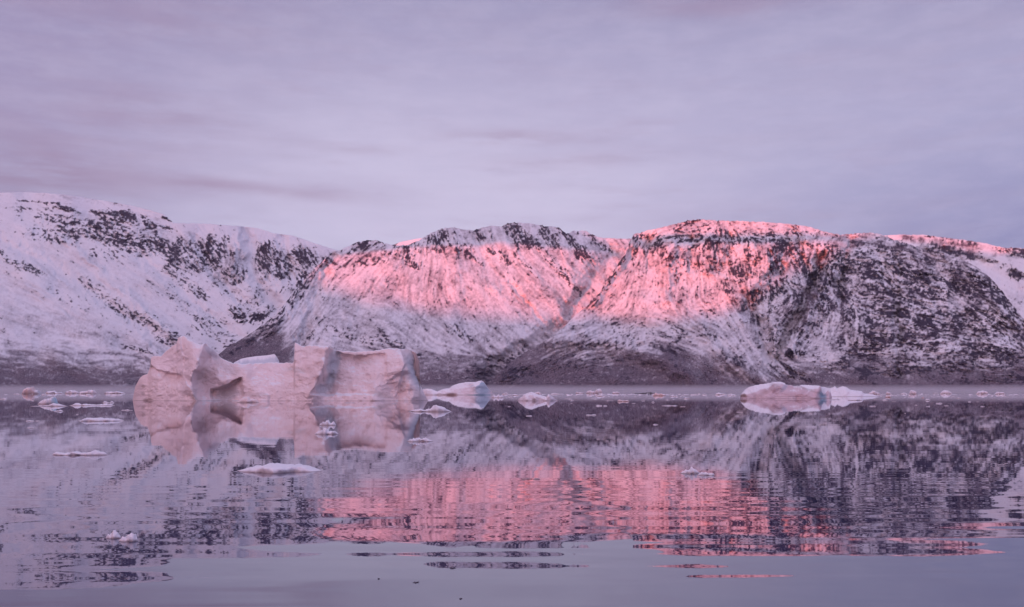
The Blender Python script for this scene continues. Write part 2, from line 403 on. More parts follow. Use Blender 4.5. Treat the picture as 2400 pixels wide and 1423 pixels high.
# left massif: a snow plateau with a cliff band and long snow slopes
LEFT = Massif('mountain_plateau',
    [(-160, 462), (-60, 455), (0, 452), (60, 450), (130, 454), (200, 463), (300, 480), (350, 492), (385, 503), (402, 518), (406, 523), (480, 524),
     (560, 530), (600, 534), (625, 541), (640, 547), (690, 553), (740, 571), (790, 587), (860, 620), (950, 700)],
    [(-160, 5500), (300, 5800), (900, 6300)], [(-160, 1.5), (900, 1.5)],
    [(60, 480, 5), (200, 495, 8), (330, 515, 12), (80, 540, 15), (250, 560, 30), (400, 590, 35), (500, 600, 60), (620, 610, 70), (580, 600, 75), (710, 610, 60),
     (100, 640, 35), (250, 680, 38), (400, 700, 40), (550, 690, 42), (300, 760, 32), (450, 780, 30), (100, 760, 25), (60, 830, 8), (250, 860, 4), (600, 780, 150), (700, 700, 140)],
    [(158, 490, 34, 8, 12, .93), (105, 474, 70, 2.5, 4, .55), (70, 490, 50, 3, 4, .35), (235, 500, 24, 9, 10, .85), (290, 507, 30, 11, 8, .85), (345, 522, 10, 22, -35, .9), (370, 533, 26, 4, 6, .8), (392, 513, 16, 3, 22, .9),
     (150, 508, 60, 5, 6, .5), (210, 520, 90, 10, 8, .5), (250, 545, 140, 26, 12, .54), (270, 515, 60, 14, 10, .6), (80, 545, 45, 16, 5, .34), (300, 568, 90, 22, 20, .5), (380, 580, 70, 26, 30, .58), (440, 600, 50, 32, 40, .58),
     (500, 600, 34, 42, 0, .62), (488, 575, 7, 30, 12, .93), (545, 640, 30, 26, 0, .62), (630, 580, 22, 16, -30, .9), (625, 610, 34, 36, 0, .62), (660, 625, 32, 36, 0, .62), (712, 608, 36, 26, 28, .58), (720, 640, 30, 20, 0, .42),
     (586, 590, 13, 60, -12, -.97), (130, 560, 40, 10, 5, .4), (260, 705, 90, 16, 36, .36), (300, 735, 60, 12, 36, .44), (370, 762, 60, 13, 36, .42), (415, 800, 60, 12, 18, .40), (440, 655, 70, 20, 40, .24), (250, 590, 60, 14, 20, .2),
     (560, 742, 20, 12, 40, .85), (602, 740, 20, 10, 20, .75), (55, 625, 60, 10, 22, .28), (560, 690, 90, 26, 36, .2), (480, 755, 80, 20, 32, .22), (330, 820, 40, 8, 10, .35), (140, 690, 50, 10, 35, .2)],
    0.022, [(-160, 812), (0, 822), (150, 832), (250, 842), (320, 852), (400, 850), (560, 850), (800, 900)],
    [(300, 660, 200, 18, 36, .16), (430, 720, 160, 14, 38, .16), (520, 650, 110, 30, 38, .18), (150, 600, 90, 24, 20, .14), (420, 590, 120, 34, 28, .34), (290, 540, 170, 30, 12, .26), (120, 760, 150, 50, 15, .26), (40, 700, 60, 40, 30, .2), (120, 650, 60, 20, 30, .2), (540, 625, 50, 36, 0, .62), (645, 620, 60, 36, 0, .62), (715, 615, 36, 30, 20, .5), (470, 600, 60, 34, 30, .5), (200, 470, 90, 7, 8, .28), (370, 530, 25, 12, 30, .45), (260, 800, 200, 24, 8, .30), (330, 730, 120, 25, 36, .2)],
    [([(575, 540), (590, 600), (598, 650), (650, 720)], 16, 110), ([(455, 560), (500, 640), (560, 700)], 10, 50), ([(560, 545), (545, 640)], 10, -60), ([(660, 560), (680, 650)], 12, 70),
     ([(0, 560), (150, 640), (330, 760), (420, 850)], 14, 45), ([(150, 560), (260, 660), (420, 800)], 10, -35), ([(330, 600), (470, 720), (600, 820)], 12, 40)],
    24, 100, dust=0.06, rough_sky=0.5)
LEFT.build(-160, 900, rows=270)

MID = Massif('mountain_ridge',
    [(470, 880), (500, 842), (530, 816), (580, 786), (630, 752), (665, 715), (690, 682), (715, 655), (745, 622), (765, 603), (782, 590), (800, 585), (830, 571), (855, 563), (880, 563), (905, 571),
     (930, 576), (960, 573), (985, 562), (1010, 546), (1032, 537), (1060, 533), (1095, 539), (1110, 541), (1130, 533), (1150, 529), (1175, 531), (1190, 523), (1212, 522), (1245, 524), (1275, 530),
     (1295, 531), (1310, 534), (1328, 547), (1345, 541), (1372, 541), (1392, 551), (1405, 557), (1440, 559), (1500, 560), (1560, 575), (1640, 620)],
    [(470, 5350), (900, 5250), (1640, 5350)], [(470, 1.35), (780, 1.35), (1250, 1.35), (1420, 1.5), (1640, 1.6)],
    [(540, 810, 145), (640, 760, 140), (720, 690, 130), (760, 640, 125), (840, 640, 130), (850, 580, 150), (900, 620, 125), (980, 600, 100), (1000, 660, 105), (1080, 590, 55), (1100, 640, 80), (1180, 600, 60),
     (1230, 560, 55), (1300, 600, 52), (1350, 580, 50), (1390, 610, 60), (1300, 680, 48), (1200, 700, 55), (1280, 760, 45), (1100, 740, 60), (1150, 800, 50), (850, 760, 20), (800, 800, 25), (950, 780, 40), (900, 840, 15), (1100, 860, 0), (1000, 880, 0), (720, 760, 110)],
    [(850, 575, 48, 10, -14, .62), (895, 578, 30, 5, 0, .3), (1030, 560, 40, 16, -10, .62), (1060, 572, 50, 9, 15, .5), (945, 580, 18, 3, 0, .8), (1120, 548, 10, 20, -30, .55), (1150, 550, 6, 14, -20, .5), (1222, 553, 38, 17, 42, .86), (1205, 545, 16, 12, 40, .85), (1255, 570, 26, 8, 45, .6),
     (1290, 560, 40, 16, 50, .5), (1330, 553, 36, 6, 38, .9), (1345, 575, 26, 9, 45, .8), (1375, 595, 28, 10, 55, .88), (1360, 608, 18, 5, 55, .85), (1410, 575, 26, 12, 35, .4), (1370, 548, 26, 5, 12, .4),
     (830, 618, 70, 16, -10, .26), (900, 600, 50, 14, -25, .3), (965, 612, 24, 9, 20, .72), (965, 602, 12, 9, 0, .7), (970, 626, 16, 4, 15, .75), (850, 618, 14, 5, 15, .6), (1000, 585, 60, 10, 0, .35), (1070, 585, 14, 8, 30, .6), (1100, 600, 30, 6, 38, .65), (1120, 612, 16, 5, 42, .6),
     (1150, 590, 10, 8, 45, .6), (1175, 600, 26, 8, 45, .6), (1190, 612, 14, 4, 15, .75), (1240, 630, 40, 5, 42, .55), (1280, 600, 40, 8, 48, .45), (1300, 622, 30, 9, 55, .68), (1325, 645, 40, 11, 45, .68), (1350, 672, 26, 6, 48, .6), (1270, 580, 30, 6, 50, .4),
     (1200, 665, 8, 16, 0, .25), (1380, 690, 30, 8, 130, .3), (755, 612, 22, 12, -40, .55), (720, 655, 40, 12, -45, .45), (750, 680, 60, 5, -52, .25), (680, 705, 50, 14, -45, .5), (625, 765, 70, 14, -38, .55), (790, 660, 50, 20, -40, .16), (730, 790, 60, 6, -60, .3),
     (1055, 770, 12, 12, 0, .5), (1080, 780, 30, 12, 30, .3), (830, 790, 60, 10, 20, .26), (920, 805, 60, 12, 25, .3), (1170, 880, 60, 24, 0, .5), (1190, 845, 40, 12, -30, .5), (705, 760, 14, 45, 20, -.9)],
    0.03, [(470, 760), (560, 752), (640, 745), (668, 780), (690, 812), (720, 808), (800, 812), (880, 822), (960, 828), (1050, 832), (1120, 822), (1180, 830), (1240, 808), (1300, 790), (1350, 800), (1640, 820)],
    [(870, 605, 120, 20, -8, .74), (1060, 592, 120, 20, 4, .64), (1230, 590, 90, 16, 10, .5), (1320, 615, 60, 24, 45, .5), (1150, 610, 240, 60, 10, .30), (850, 640, 120, 50, -20, .36),  (1050, 680, 80, 40, 40, .5), (1080, 640, 40, 25, 60, .42), (1000, 740, 120, 40, 10, .36), (830, 780, 120, 26, 5, .34), (900, 670, 60, 30, -40, .3), (1180, 780, 90, 30, 30, .4), (620, 780, 110, 28, -38, .72), (950, 640, 80, 30, 0, .22), (1200, 664, 9, 16, 0, .5),  # scree, plus brown painted in to deepen the sunlit band's coral
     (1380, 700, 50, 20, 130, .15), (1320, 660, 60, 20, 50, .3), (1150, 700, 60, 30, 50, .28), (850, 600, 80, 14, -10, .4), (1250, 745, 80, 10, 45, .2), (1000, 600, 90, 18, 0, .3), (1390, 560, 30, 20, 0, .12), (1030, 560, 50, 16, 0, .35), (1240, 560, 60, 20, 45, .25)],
    [([(1430, 600), (1400, 650), (1350, 720), (1335, 760), (1240, 815), (1165, 860), (1140, 905)], 24, 130), ([(780, 600), (740, 690), (715, 770), (700, 830)], 11, 60), ([(690, 700), (640, 770)], 14, -40),
     ([(1195, 660), (1260, 740), (1300, 780)], 5, 28), ([(1150, 680), (1195, 660)], 6, -20), ([(950, 590), (860, 690), (770, 800)], 14, -18), ([(1060, 540), (1070, 640), (1060, 760)], 18, -22), ([(1180, 560), (1240, 640), (1330, 740)], 16, -20),
     ([(1120, 560), (1150, 640), (1240, 740)], 14, 18), ([(1310, 540), (1340, 640), (1345, 700)], 14, -22)],
    11, 200, dust=0.36, rough_sky=0.9)
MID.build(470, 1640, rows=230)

RIGHT = Massif('mountain_cliff',
    [(1130, 912), (1150, 896), (1170, 872), (1200, 846), (1240, 820), (1290, 793), (1320, 768), (1345, 742), (1380, 712), (1405, 686), (1425, 655), (1445, 625), (1465, 590), (1478, 562), (1486, 549), (1500, 547), (1518, 540),
     (1560, 531), (1595, 522), (1620, 516), (1640, 515), (1680, 517), (1740, 518), (1800, 521), (1850, 525), (1890, 530), (1915, 538), (1940, 545), (1970, 550), (2010, 547), (2040, 545), (2060, 548), (2085, 557), (2110, 568),
     (2160, 580), (2210, 592), (2250, 606), (2290, 626), (2325, 655), (2355, 690), (2385, 730), (2410, 762), (2460, 800), (2620, 850)],
    [(1130, 5220), (1400, 5130), (1600, 4950), (1900, 4850), (2200, 4700), (2620, 4650)], [(1130, 1.35), (1480, 1.25), (1800, 1.15), (2000, 1.3), (2620, 1.4)],
    [(1440, 640, 125), (1400, 700, 135), (1500, 600, 110), (1500, 680, 105), (1600, 640, 95), (1700, 620, 92), (1800, 610, 95), (1600, 700, 80), (1700, 700, 75), (1740, 740, 60), (1650, 740, 20), (1550, 770, 8), (1450, 770, 165), (1350, 790, 150), (1450, 850, 170), (1600, 830, 30), (1700, 820, 40), (1760, 860, 50),
     (1860, 640, 65), (1830, 740, 115), (1880, 740, 115), (1920, 620, 110), (1950, 690, 60), (1980, 760, 100), (2030, 610, 5), (2030, 680, 15), (2100, 640, 15), (2150, 690, 12), (2100, 750, 8), (2200, 640, 20), (2280, 700, 30), (2370, 740, 42), (2200, 780, 0), (2300, 800, 5), (2100, 850, 3), (1950, 850, 5), (2350, 870, 0), (1600, 540, 175), (1800, 545, 10), (2060, 565, 15)],
    [(2160, 740, 300, 130, 6, .34), (1500, 556, 24, 10, 0, .6), (1560, 560, 60, 12, 0, .55), (1625, 516, 30, 4, -10, .7), (1590, 540, 30, 12, 0, .35), (1650, 532, 26, 10, 0, .35), (1730, 546, 60, 6, 5, .42), (1680, 562, 130, 10, 0, .62), (1740, 565, 40, 7, 0, .72), (1810, 558, 14, 14, 0, .75), (1860, 530, 14, 4, 10, .6), (1880, 545, 44, 8, 8, .42), (1780, 555, 12, 14, 0, .5),
     (1530, 588, 40, 14, 0, .42), (1570, 600, 26, 8, 10, .6), (1600, 625, 20, 18, 0, .4), (1590, 648, 10, 12, 0, .5), (1640, 580, 50, 8, 0, .6), (1676, 612, 22, 8, 25, .55), (1700, 590, 20, 14, 0, .45), (1752, 590, 8, 24, 5, .8), (1720, 625, 16, 14, 30, .6), (1730, 650, 10, 14, 0, .6), (1770, 610, 16, 20, 0, .4), (1820, 590, 26, 16, 0, .6), (1818, 622, 16, 22, 0, .75), (1850, 580, 30, 10, 20, .6), (1870, 600, 20, 14, 0, .5),
     (1920, 574, 55, 5, 5, .6), (1950, 590, 50, 8, 10, .45), (1740, 640, 40, 20, 0, .4), (1790, 650, 50, 12, 20, .4), (1650, 625, 90, 16, 0, .26), (1700, 675, 16, 12, 0, .35),
     (1450, 620, 40, 9, -56, .72), (1425, 660, 34, 9, -52, .75), (1395, 700, 28, 7, -48, .5), (1490, 600, 10, 30, 15, .35), (1500, 640, 18, 8, 0, .3),
     (1870, 615, 16, 50, -22, .7), (1890, 650, 32, 30, 0, .62), (1925, 660, 16, 40, -10, .8), (1945, 640, 12, 30, 0, .6), (1960, 610, 30, 20, -60, .62), (1830, 670, 50, 16, -30, .68), (1790, 700, 50, 12, -25, .7), (1770, 690, 20, 12, 0, .5), (1800, 730, 60, 8, -30, .4), (1930, 720, 26, 26, 0, .45), (1880, 700, 30, 16, 20, .5),
     (2020, 600, 40, 12, 10, .4), (2000, 615, 60, 26, 0, .55), (2060, 650, 60, 34, 35, .66), (2100, 630, 50, 20, 20, .66), (2150, 645, 80, 12, 10, .78), (2200, 660, 110, 20, 12, .56), (2090, 590, 90, 10, 12, .34), (2180, 590, 40, 8, 15, .35), (2100, 680, 60, 10, 30, .6), (2300, 660, 36, 10, 32, .8), (2350, 700, 44, 12, 46, .75), (2260, 640, 80, 16, 20, .4),
     (2040, 740, 60, 16, 20, .45), (2000, 740, 30, 14, 0, .5), (2110, 720, 40, 16, 0, .3), (2150, 740, 110, 12, 2, .62), (2200, 760, 120, 14, 5, .66), (2280, 740, 80, 20, 15, .55), (2350, 760, 60, 30, 30, .6), (2050, 800, 60, 22, -5, .55), (1990, 800, 50, 10, 0, .42), (2150, 810, 60, 22, 0, .55), (2240, 810, 80, 20, 0, .55), (2330, 830, 90, 24, 5, .55),
     (2200, 860, 160, 14, 0, .55), (2050, 870, 90, 12, 5, .55), (2350, 890, 80, 10, 0, .55), (1950, 855, 60, 10, 5, .5), (1850, 828, 44, 8, 5, .85), (1870, 780, 60, 10, 0, .5), (1820, 780, 20, 30, 0, .55), (1800, 745, 26, 10, 20, .45), (1730, 845, 26, 8, 15, .55), (1850, 870, 60, 14, 20, .5),
     (1900, 700, 11, 60, 26, -.95), (1845, 790, 10, 50, 22, -.9), (1875, 660, 10, 40, -20, -.6), (1960, 760, 14, 60, 10, -.8), (2240, 712, 36, 16, -5, -.9), (2200, 700, 6, 40, -25, -.6), (2100, 760, 4, 90, 0, -.4),
     (1500, 790, 120, 10, 5, .25), (1600, 780, 100, 8, 8, .25), (1530, 812, 60, 8, 10, .4), (1430, 808, 60, 8, 0, .3), (1350, 850, 80, 20, 0, .3), (1200, 880, 40, 14, -20, .6)],
    0.06, [(1130, 800), (1300, 792), (1360, 806), (1440, 812), (1500, 806), (1560, 795), (1620, 815), (1680, 826), (1730, 838), (1780, 868), (1830, 850), (1900, 835), (2000, 830), (2150, 828), (2300, 826), (2620, 826)],
    [(1375, 725, 120, 9, -50, .42), (1440, 700, 80, 22, -50, .42), (1560, 600, 90, 30, 0, .62), (1740, 600, 150, 46, 0, .62), (1900, 590, 90, 24, 5, .65), (1620, 600, 160, 60, 0, .34), (1850, 620, 120, 60, 0, .42), (2130, 710, 380, 170, 5, .84), (2250, 620, 120, 30, 15, .4), (1620, 690, 30, 40, 0, .2), (1450, 770, 90, 18, -10, .35), (1600, 770, 90, 16, 0, .28), (1560, 640, 60, 30, 0, .18), (2100, 640, 260, 60, 0, .28), (2200, 760, 300, 60, 0, .48), (1900, 760, 120, 70, 0, .34), (1860, 640, 100, 50, 0, .3), (2000, 600, 150, 50, 0, .22),  # scree, plus painted gully shade and brown deepening the sunlit band
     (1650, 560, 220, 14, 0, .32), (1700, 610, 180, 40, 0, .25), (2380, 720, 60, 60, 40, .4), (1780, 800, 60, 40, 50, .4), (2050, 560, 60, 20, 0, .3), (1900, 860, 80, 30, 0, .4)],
    [([(1925, 600), (1915, 655), (1870, 740), (1820, 840)], 12, 110), ([(1950, 640), (1900, 720), (1850, 830)], 9, -70), ([(1740, 690), (1790, 780), (1810, 860)], 16, 80), ([(1800, 580), (1790, 640), (1740, 700)], 18, -90),
     ([(1570, 560), (1565, 640), (1560, 700)], 14, -50), ([(1520, 560), (1520, 620)], 10, 55), ([(1620, 560), (1625, 630)], 10, 50), ([(1670, 560), (1660, 640)], 12, -45), ([(1720, 560), (1700, 640)], 10, 50), ([(1765, 570), (1755, 640)], 9, -45), ([(1845, 570), (1830, 640)], 9, 50),
     ([(1875, 570), (1905, 660)], 8, 50), ([(1990, 560), (1965, 700)], 9, 60), ([(2060, 600), (2100, 690), (2110, 800)], 10, 45), ([(2104, 600), (2108, 880)], 5, 30), ([(2190, 680), (2220, 760)], 12, 35), ([(2280, 640), (2380, 760)], 14, -50), ([(2140, 560), (2240, 680), (2300, 860)], 20, 50),
     ([(1480, 560), (1440, 640), (1390, 710)], 12, -60), ([(1300, 795), (1420, 800), (1560, 850), (1640, 905)], 20, -70), ([(1640, 760), (1700, 840), (1800, 905)], 18, -50)],
    20, 300, dust=0.40, rough_sky=1.2)
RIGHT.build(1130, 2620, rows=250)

FARR = Massif('distant_mountain',
    [(1980, 585), (2030, 560), (2075, 552), (2110, 550), (2160, 550), (2185, 553), (2240, 560), (2290, 566), (2325, 574), (2350, 580), (2400, 582), (2620, 596)],
    [(1980, 6900), (2620, 6500)], [(1980, 1.6), (2620, 1.5)],
    [(2000, 560, 5), (2200, 570, 10), (2300, 620, 15), (2400, 600, 8), (2400, 650, 20)],
    [(2140, 558, 18, 5, 10, .4), (2180, 555, 14, 3, 10, .5), (2250, 566, 46, 7, 8, .45), (2230, 588, 44, 11, 12, .6), (2280, 602, 60, 5, 12, .4), (2380, 590, 50, 9, 10, .6), (2390, 645, 26, 12, 15, .7), (2330, 615, 60, 3, 8, .3), (2500, 620, 70, 30, 10, .5)],
    0.03, [(1980, 900), (2620, 900)], [(2140, 560, 30, 9, 10, .75), (2250, 570, 70, 10, 8, .75), (2240, 590, 70, 14, 10, .7), (2380, 592, 60, 12, 10, .5), (2350, 700, 60, 30, 0, .2)],
    [([(2260, 610), (2340, 640), (2400, 690)], 20, 60)], 30, 400, dust=0.06, rough_sky=0.7)
FARR.build(1980, 2620, rows=110)

FARM = Massif('distant_snowfield', [(880, 590), (915, 577), (940, 567), (975, 560), (1010, 556), (1060, 556), (1110, 590)], [(880, 8200), (1110, 8200)], [(880, 1.2), (1110, 1.2)],
    [(950, 570, 5)], [(925, 571, 12, 1.5, 0, .6)], 0.01, [(880, 900), (1110, 900)], [], [], 15, 500, rough_sky=0.2)
FARM.build(880, 1110, step=3, rows=60)

# ------------------------------------------------------------------ unseen ridge and clouds behind the viewer, shaped to cast the shade edges
TE = math.tan(SUN_EL)
def ab(ms, x, y, q0):
    P = pix(np.array([float(x)]), np.array([float(y)]), ms.D([x], [y]))[0]
    a = P[0] * pa[0] + P[1] * pa[1]; q = P[0] * sh[0] + P[1] * sh[1]
    return a, P[2] + (q0 - q) * TE, q
Q_HILL, Q_CLOUD = 11500.0, 900.0
low_edge = [(LEFT, 60, 470), (LEFT, 400, 520), (LEFT, 700, 552)]
low_pts = [(MID, 730, 655), (MID, 800, 678), (MID, 850, 690), (MID, 900, 700), (MID, 1000, 715), (MID, 1100, 733), (MID, 1200, 745), (MID, 1300, 750), (RIGHT, 1400, 738), (RIGHT, 1500, 738), (RIGHT, 1600, 732),
           (RIGHT, 1700, 728), (RIGHT, 1740, 705), (RIGHT, 1765, 685), (RIGHT, 1800, 662), (RIGHT, 1850, 632), (RIGHT, 1900, 612), (RIGHT, 1960, 596), (RIGHT, 1985, 575), (RIGHT, 2040, 540)]
cloud_mid_bot = [(MID, 765, 600), (MID, 850, 593), (MID, 930, 585), (MID, 1000, 580), (MID, 1050, 577), (MID, 1150, 573), (MID, 1250, 576), (MID, 1300, 580)]
cloud_mid_top = [(MID, 790, 560), (MID, 850, 545), (MID, 930, 545), (MID, 1000, 530), (MID, 1050, 515), (MID, 1150, 500), (MID, 1250, 500), (MID, 1300, 505), (MID, 1340, 525)]
cloud_bot = [(RIGHT, 1490, 579), (RIGHT, 1560, 576), (RIGHT, 1640, 573), (RIGHT, 1720, 571), (RIGHT, 1800, 570), (RIGHT, 1880, 567), (RIGHT, 1950, 566)]
cloud_top = [(RIGHT, 1490, 556), (RIGHT, 1560, 550), (RIGHT, 1640, 550), (RIGHT, 1720, 552), (RIGHT, 1800, 549), (RIGHT, 1880, 546), (RIGHT, 1950, 553)]
cloud_far_bot = [(FARR, 2050, 680), (FARR, 2180, 690), (FARR, 2330, 720), (FARR, 2560, 720)]
cloud_far_top = [(FARR, 2080, 561), (FARR, 2180, 566), (FARR, 2260, 586), (FARR, 2340, 594), (FARR, 2450, 588), (FARR, 2560, 584)]
def curve(lst, q0):
    r = sorted((ab(m_, x, y, q0)[:2] for (m_, x, y) in lst)); return [v[0] for v in r], [v[1] for v in r]
la, lb = curve(low_pts, Q_HILL)
ha = np.arange(-16000, 9000, 60.0)
A_ = [-16000, -8300, -7300, -6400, -5600, -5050] + la + [la[-1] + 700, 9000]
B_ = [4000, 3680, 3510, 3310, 3150, 2950] + lb + [lb[-1] + 60, lb[-1] + 300]
hh = np.interp(ha, A_, B_) + 12 * fbm(ha / 300, ha * 0, 61, 4)  # unseen crest, shaped so its shade ends at the lower sunlit edge
def opp_shade_ridge():
    rows = []
    for off, zf in ((-2600, -0.02), (-1900, .30), (-1100, .62), (-450, .88), (0, 1.0), (500, .86), (1300, .5), (2600, -0.02)):
        q = Q_HILL + off + 120 * fbm(ha / 700, ha * 0 + off / 500, 63, 3) * (off != 0)
        z = hh * zf + (0 if off == 0 or zf < 0 else 1) * 50 * fbm(ha / 420, ha * 0 + off / 300, 64, 4)
        rows.append(np.stack([ha * pa[0] + q * sh[0], ha * pa[1] + q * sh[1], z], -1))
    P = np.stack(rows)
    rk = np.clip(0.4 + 0.3 * fbm(P[..., 0] / 300, P[..., 1] / 300, 65, 3), 0, 1)
    o = make_mesh('opposite_shade_ridge', P.reshape(-1, 3), grid_faces(P.shape[0], P.shape[1]), MOUNTAIN, {'rock': rk, 'scree': rk * .5})
    tag(o, None, None, None, 'structure')
opp_shade_ridge()

cm, ct = new_mat('shade_cloud_bank')
principled(ct, ct.mix(ct.noise(ct.node('ShaderNodeNewGeometry').outputs['Position'], 0.002, 4), (0.6, 0.56, 0.6), (0.75, 0.7, 0.72)), 1.0, 0.0)
def shade_cloud(bot_pts, top_pts, ext0, ext1, seed):
    """a long unseen bank added across the sunlight, shaped from the edges of the shade it throws"""
    ba, bb = curve(bot_pts, Q_CLOUD); ta, tb = curve(top_pts, Q_CLOUD)
    a = np.arange(ba[0] - ext0, ba[-1] + ext1, 20.0)
    bot = np.interp(a, [ba[0] - ext0] + ba + [ba[-1] + ext1], [bb[0] + 20] + bb + [bb[-1]])
    top = np.interp(a, [ba[0] - ext0] + ta + [ba[-1] + ext1], [bb[0] + 30] + tb + [bb[-1] + 6])
    top = np.maximum(top, bot + 4)
    nth = 18; rows = []
    for k in range(nth):
        th = 2 * math.pi * k / nth
        half = (top - bot) / 2; mid = (top + bot) / 2
        q = Q_CLOUD + 90 * math.cos(th) * (1 + .3 * fbm(a / 200, a * 0 + th, seed, 3))
        z = mid + half * math.sin(th) * (1 + 0.05 * fbm(a / 70, a * 0 + 3 * math.cos(th), seed + 1, 4)) + (q - Q_CLOUD) * TE
        rows.append(np.stack([a * pa[0] + q * sh[0], a * pa[1] + q * sh[1], z], -1))
    P = np.stack(rows, 1)          # (na, nth, 3)
    o = make_mesh('shade_cloud', P.reshape(-1, 3), grid_faces(P.shape[0], P.shape[1], wrap=True), cm)
    tag(o, None, None, None, 'structure')
shade_cloud(cloud_mid_bot, cloud_mid_top, 250, 330, 71)
shade_cloud(cloud_bot, cloud_top, 250, 500, 75)
shade_cloud(cloud_far_bot, cloud_far_top, 500, 500, 79)  # added to keep the far massif shaded below its lit band

# ------------------------------------------------------------------ water
wm = 30000.0
wat = make_mesh('water', [(-wm, -wm, 0), (wm, -wm, 0), (wm, wm, 0), (-wm, wm, 0)], [(0, 1, 2, 3)], WATER)
tag(wat, None, None, None, 'structure')

# ------------------------------------------------------------------ ice
def wdist(y): return CAMH * F / max(y - HY, 1.55)

def sculpted_berg(name, yw, top, ctrl, thick, mat, label, cat='iceberg', blue=(), dirt=(), noise=1.0, step=1.5, rows=80, seed=1, group=None, base_z=-1.5, edge=0.18, gain=1.0, tilt=0.0, steps=(), snowline=None):
    """iceberg as a closed body: front face sculpted from depth control points (x, y, metres towards the viewer), rounded back"""
    Dw = wdist(yw); m = Dw / F                      # metres per photo pixel at the berg
    x0, x1 = top[0][0], top[-1][0]
    xs = np.arange(x0, x1 + step * .5, step)
    ty = np.interp(xs, [p[0] for p in top], [p[1] for p in top])
    ty = ty + 0.5 * noise * fbm(xs / 6, xs * 0, seed + 3, 3)
    ty = np.minimum(ty, yw - 0.6)
    hmax = (yw - ty).max()
    t = np.linspace(0, 1, rows)[:, None]
    yb = yw + (-base_z) / m
    Y = yb + (ty[None] - yb) * t
    X = np.broadcast_to(xs, Y.shape)
    pts = np.array([(c[0], c[1]) for c in ctrl], float); dv = np.array([c[2] for c in ctrl], float)
    wx = X + 1.6 * noise * fbm(X / 22, Y / 22, seed + 7, 3); wy = Y + 1.6 * noise * fbm(X / 22, Y / 22, seed + 8, 3)
    dv = dv - tilt * (pts[:, 1] - pts[:, 1].min()) / (pts[:, 1].max() - pts[:, 1].min())
    n_ = len(pts); R_ = np.hypot(pts[:, None, 0] - pts[None, :, 0], pts[:, None, 1] - pts[None, :, 1])
    A_m = np.zeros((n_ + 3, n_ + 3)); A_m[:n_, :n_] = R_ + np.eye(n_) * -0.5
    A_m[:n_, n_] = 1; A_m[:n_, n_ + 1:] = pts / 100; A_m[n_, :n_] = 1; A_m[n_ + 1:, :n_] = pts.T / 100
    cf = np.linalg.solve(A_m, np.concatenate([dv, np.zeros(3)]))
    d = cf[n_] + cf[n_ + 1] * wx / 100 + cf[n_ + 2] * wy / 100
    for (cx, cy), c_ in zip(pts, cf[:n_]):
        d = d + c_ * np.sqrt((wx - cx) ** 2 + (wy - cy) ** 2 + 5.0)
    d = d * gain
    # broken edges: the ice drops back sharply on one side of each line
    for axis, pl, drop, wf, rec in steps:
        if axis == 'x':
            q, along = wx, wy
            line = np.interp(along, [p[1] for p in pl], [p[0] for p in pl]); a0, a1 = pl[0][1], pl[-1][1]
        else:
            q, along = wy, wx
            line = np.interp(along, [p[0] for p in pl], [p[1] for p in pl]); a0, a1 = pl[0][0], pl[-1][0]
        sd = np.clip(q - line, 0, None)
        msk = np.clip((along - a0) / 6 + 1, 0, 1) * np.clip((a1 - along) / 6 + 1, 0, 1)
        d = d - drop * (1 - np.exp(-sd / wf)) * np.exp(-sd / rec) * msk
    d = d + noise * (2.0 * m * fbm(X / 34, Y / 26, seed + 1, 6, .58) + 0.8 * m * np.abs(fbm(X / 9, Y / 7, seed + 2, 4, .6)) - 3.0 * m * np.abs(fbm(X / 30 + Y / 60, Y / 26, seed + 4, 2, .5)))
    ex = np.minimum((X - x0), (x1 - X)) / (x1 - x0)
    endf = np.clip(ex / edge, 0, 1) ** 0.5
    hf = np.clip((Y - ty[None]) / (hmax * 0.35), 0, 1) ** 0.5
    body = thick * endf * (0.6 + 0.4 * hf)
    Df = Dw + thick * 0.5 - body * 0.5 - d * np.clip(ex / 0.03, 0, 1) * (0.75 + 0.25 * hf)
    Db = Dw + thick * 0.5 + body * 0.55 + 0.1 + 1.5 * m * fbm(X / 20, Y / 20, seed + 5, 3)
    Pf = pix(X, Y, Df)
    Pf[..., 0] = (X - CX) / F * Df
    # back rows go down again from the crest
    Zt = Pf[..., 2]
    Pb = np.stack([(X - CX) / F * Db, Db, Zt], -1)[::-1]
    P = np.concatenate([Pf, Pb[1:]], 0)
    bl = np.zeros(Y.shape); di = np.zeros(Y.shape)
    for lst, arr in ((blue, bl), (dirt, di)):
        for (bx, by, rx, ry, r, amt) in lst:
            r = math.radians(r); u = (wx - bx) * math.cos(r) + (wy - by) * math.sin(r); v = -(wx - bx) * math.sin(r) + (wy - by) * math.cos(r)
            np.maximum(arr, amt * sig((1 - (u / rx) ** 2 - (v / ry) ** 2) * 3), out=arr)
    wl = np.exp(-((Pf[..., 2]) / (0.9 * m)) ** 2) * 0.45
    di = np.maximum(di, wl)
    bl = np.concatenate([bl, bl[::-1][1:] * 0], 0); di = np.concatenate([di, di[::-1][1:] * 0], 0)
    sn = np.zeros(Y.shape)
    if snowline: sn = sig((np.interp(wx, [p[0] for p in snowline], [p[1] for p in snowline]) - wy) / 0.7)
    sn = np.concatenate([sn, np.ones_like(sn[1:])], 0) if snowline else np.zeros(P.shape[:2])
    nr, nc = P.shape[:2]
    org = ((xs.mean() - CX) / F * Dw, Dw + thick * .5, 0.0)
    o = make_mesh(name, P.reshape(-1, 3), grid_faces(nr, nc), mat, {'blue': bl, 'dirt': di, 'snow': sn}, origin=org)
    return tag(o, label, cat, group)

